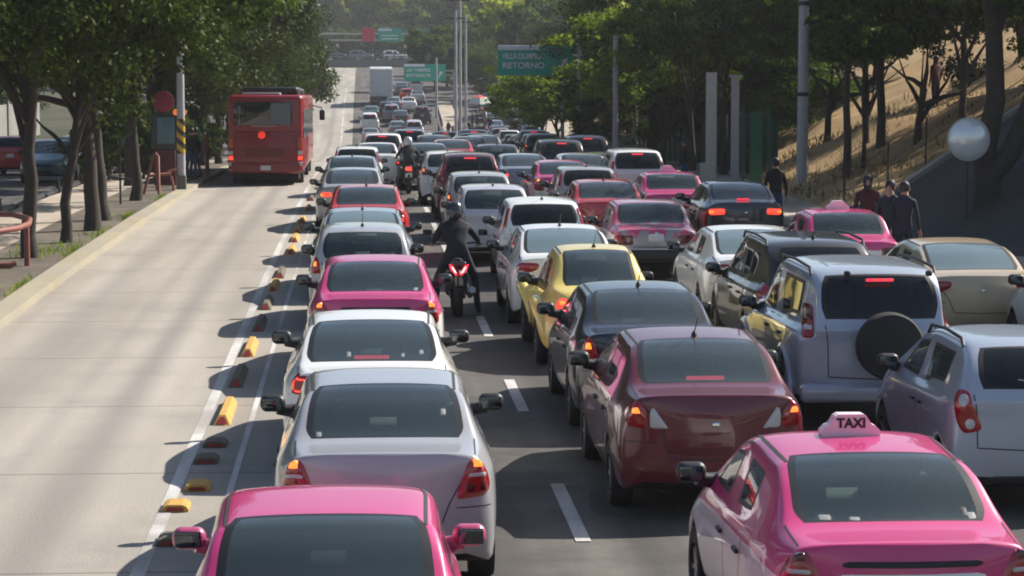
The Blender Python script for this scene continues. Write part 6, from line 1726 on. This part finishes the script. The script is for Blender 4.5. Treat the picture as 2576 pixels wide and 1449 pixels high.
# ---- motorcycle with rider
def moto_wheel(par, y, r, wd):
    e = link('wheel', None, par); e.location = (0, y, r)
    My = Matrix.Rotation(R(90), 4, 'Y')
    b = MB(); b.lathe([(r * .78, -wd * .5), (r * .9, -wd * .5), (r, -wd * .2), (r, wd * .2), (r * .9, wd * .5), (r * .78, wd * .5), (r * .76, 0), (r * .78, -wd * .5)], 26, My); b.build('tyre', M_tyre, e, True)
    b = MB(); b.lathe([(r * .70, -.03), (r * .79, -.035), (r * .79, .035), (r * .70, .03)], 24, My); b.lathe([(0, -.05), (.05, -.05), (.05, .05), (0, .05)], 12, My)
    for k in range(6): b.box((0, 0, 0), (.02, .022, r * .72), M=Matrix.Rotation(2 * math.pi * k / 6, 4, 'X') @ Matrix.Translation((0, 0, r * .36)))
    b.build('rim', M_dark, e, True)
def motorcycle(px, Y, label, jacket, pants, helmet_m, vlamp, rlabel, lit=True, lean=0):
    X = x_at(px, Y, .8); t = empty('motorcycle', (X, Y, gz(Y))); tag(t, label, 'motorcycle')
    black = mat('moto_black', (.02, .02, .022), .3, coat=.6)
    moto_wheel(t, .30, .31, .15); moto_wheel(t, 1.62, .30, .11)
    b = MB(); b.tube([(0, .05, .86), (0, .45, .80), (0, .8, .78), (0, 1.0, .88)], [.07, .12, .13, .12], 12); b.build('seat', M_plast, t, True)
    b = MB(); b.tube([(0, .78, .88), (0, 1.0, .96), (0, 1.25, .94), (0, 1.38, .82)], [.08, .15, .15, .06], 14); b.build('fuel_tank', black, t, True)
    b = MB(); b.rbox((0, .95, .48), (.34, .5, .38), .06); b.tube([(0, .3, .31), (0, .85, .42)], .04, 8); b.tube([(-.1, .3, .31), (-.12, .85, .42)], .025, 8); b.tube([(.1, .3, .31), (.12, .85, .42)], .025, 8); b.build('engine', M_dark, t, True)
    b = MB(); b.tube([(.19, .95, .30), (.20, .5, .32), (.21, .05, .42), (.21, -.1, .46)], [.03, .045, .055, .055], 12); b.build('exhaust', mat('exhaust_steel', (.35, .34, .33), .3, .9), t, True)
    b = MB(); [b.tube([(sx * .09, 1.62, .30), (sx * .09, 1.42, .75), (sx * .08, 1.33, 1.0)], .027, 8) for sx in (-1, 1)]; b.build('fork', M_dark, t, True)
    b = MB(); b.tube([(-.42, 1.10, 1.08), (-.28, 1.22, 1.10), (0, 1.30, 1.05), (.28, 1.22, 1.10), (.42, 1.10, 1.08)], .016, 8); b.build('handlebar', M_dark, t, True)
    for sx in (-1, 1):
        b = MB(); b.rbox((sx * .44, 1.16, 1.27), (.15, .035, .09), .03); b.tube([(sx * .32, 1.2, 1.10), (sx * .40, 1.18, 1.24)], .009, 6); m_ = b.build('mirror', M_plast, t, True)
        b = MB(); b.rbox((sx * .44, 1.14, 1.27), (.13, .01, .07), .02); b.build('mirror_glass', M_mirror, m_)
    b = MB(); b.rbox((0, .0, .86), (.24, .3, .07), .03); b.tube([(0, -.05, .80), (0, -.22, .52)], .05, 8); b.build('tail_fairing', black, t, True)
    if vlamp:
        b = MB()
        for sx in (-1, 1):
            b.prism([(sx * .02, .70), (sx * .09, .84), (sx * .15, .86), (sx * .13, .78), (sx * .05, .69)] if sx > 0 else [(-.05, .69), (-.13, .78), (-.15, .86), (-.09, .84), (-.02, .70)], .05, Matrix.Translation((0, -.16, 0)) @ Matrix.Rotation(R(90), 4, 'X'))
        b.build('tail_lamp', mat('moto_lamp', (.5, .02, .03), .3, emit=(1, .03, .06), es=1.1), t, True)
        b = MB()
        for sx in (-1, 1): b.prism([(.035, .73), (.095, .82), (.115, .82), (.06, .73)] if sx > 0 else [(-.06, .73), (-.115, .82), (-.095, .82), (-.035, .73)], .02, Matrix.Translation((0, -.205, 0)) @ Matrix.Rotation(R(90), 4, 'X'))
        b.build('lamp_core', mat('moto_lamp_core', (.9, .5, .5), .3, emit=(1, .6, .6), es=1.6), t)
    else:
        b = MB(); b.rbox((0, -.17, .80), (.2, .06, .12), .03); b.build('tail_lamp', M_lredlit, t, True)
        b = MB(); b.rbox((0, -.2, .60), (.2, .012, .13), .01); b.build('license_plate', M_plate, t)
        b = MB(); [b.rbox((sx * .27, .25, .68), (.17, .42, .36), .06) for sx in (-1, 1)]; b.build('side_case', M_plast, t, True)
    # rider, seated, both feet down
    J = {'pelvis': ((0, .52, .95), (.165, .13)), 'waist': ((0, .55, 1.10), (.15, .115)), 'chest': ((lean, .68, 1.33), (.19, .125)), 'neck': ((lean, .74, 1.48), .06), 'head': ((lean, .78, 1.59), (.075, .09)), 'crown': ((lean, .77, 1.66), .06), 'nose': ((lean, .88, 1.59), .018)}
    for s, q in (('l', -1), ('r', 1)):
        J['shoulder' + s] = ((lean + q * .20, .70, 1.39), .068); J['elbow' + s] = ((q * .34, .78, 1.18), .055); J['wrist' + s] = ((q * .36, 1.04, 1.10), .03)
        J['hip' + s] = ((q * .13, .55, .92), .10); J['knee' + s] = ((q * .30, .86, .56), .068); J['ankle' + s] = ((q * .33, .68, .11), .048); J['toe' + s] = ((q * .36, .86, .045), .045)
    rt = empty('person', (X, Y, gz(Y))); tag(rt, rlabel, 'person')
    link('body', figure(J, jacket, pants, True, True, (0, 1, -.15)), rt)
    b = MB(); b.lathe([(.001, .155), (.07, .145), (.12, .10), (.14, .03), (.138, -.04), (.125, -.10), (.10, -.125), (.02, -.12)], 22, Matrix.Translation((lean, .785, 1.62)) @ Matrix.Rotation(R(-8), 4, 'X')); h = b.build('helmet', helmet_m, rt, True)
    b = MB(); b.rbox((lean, .90, 1.62), (.2, .06, .09), .03); b.build('visor', mat('visor', (.02, .02, .025), .05, coat=1), h, True)
    b = MB()
    for sx in (-1, 1): b.lathe([(.001, .01), (.01, .0), (.001, -.01)], 6, Matrix.Translation((lean + sx * .03, .872, 1.61)))
    b.build('face_features', mat('features', (.05, .02, .02), .5), rt)
    return t, rt
motorcycle(1153, 36.6, 'motorcycle with a glowing V shaped tail lamp between the queues', cloth('moto_jacket', (.012, .013, .018)), cloth('moto_jeans', (.014, .02, .04)), mat('helmet_black', (.015, .015, .017), .12, coat=1), True, 'motorcyclist in black jacket and black helmet on the motorcycle with the V lamp', lean=-.03)
motorcycle(1028, 74, 'motorcycle with dark side cases, farther of the two between the queues', cloth('moto_grey', (.03, .03, .035)), cloth('moto_dark', (.02, .02, .025)), mat('helmet_white', (.5, .5, .52), .15, coat=1), False, 'motorcyclist with a pale helmet on the motorcycle with side cases')
# ------------------------------------------------------------------ haze
b = MB(); b.box((0, 350, 39), (520, 880, 82))
hz = b.build('haze', None); hz.data.materials.clear()
mh = bpy.data.materials.new('haze_air'); t_, N_, L_ = nodes(mh); N_.remove(N_['Principled BSDF'])
pv = N_.new('ShaderNodeVolumePrincipled'); pv.inputs['Color'].default_value = (.86, .89, .95, 1); pv.inputs['Density'].default_value = HAZE; pv.inputs['Anisotropy'].default_value = .1
L_.new(pv.outputs[0], N_['Material Output'].inputs['Volume'])
hz.data.materials.append(mh); struct(hz, 'stuff')
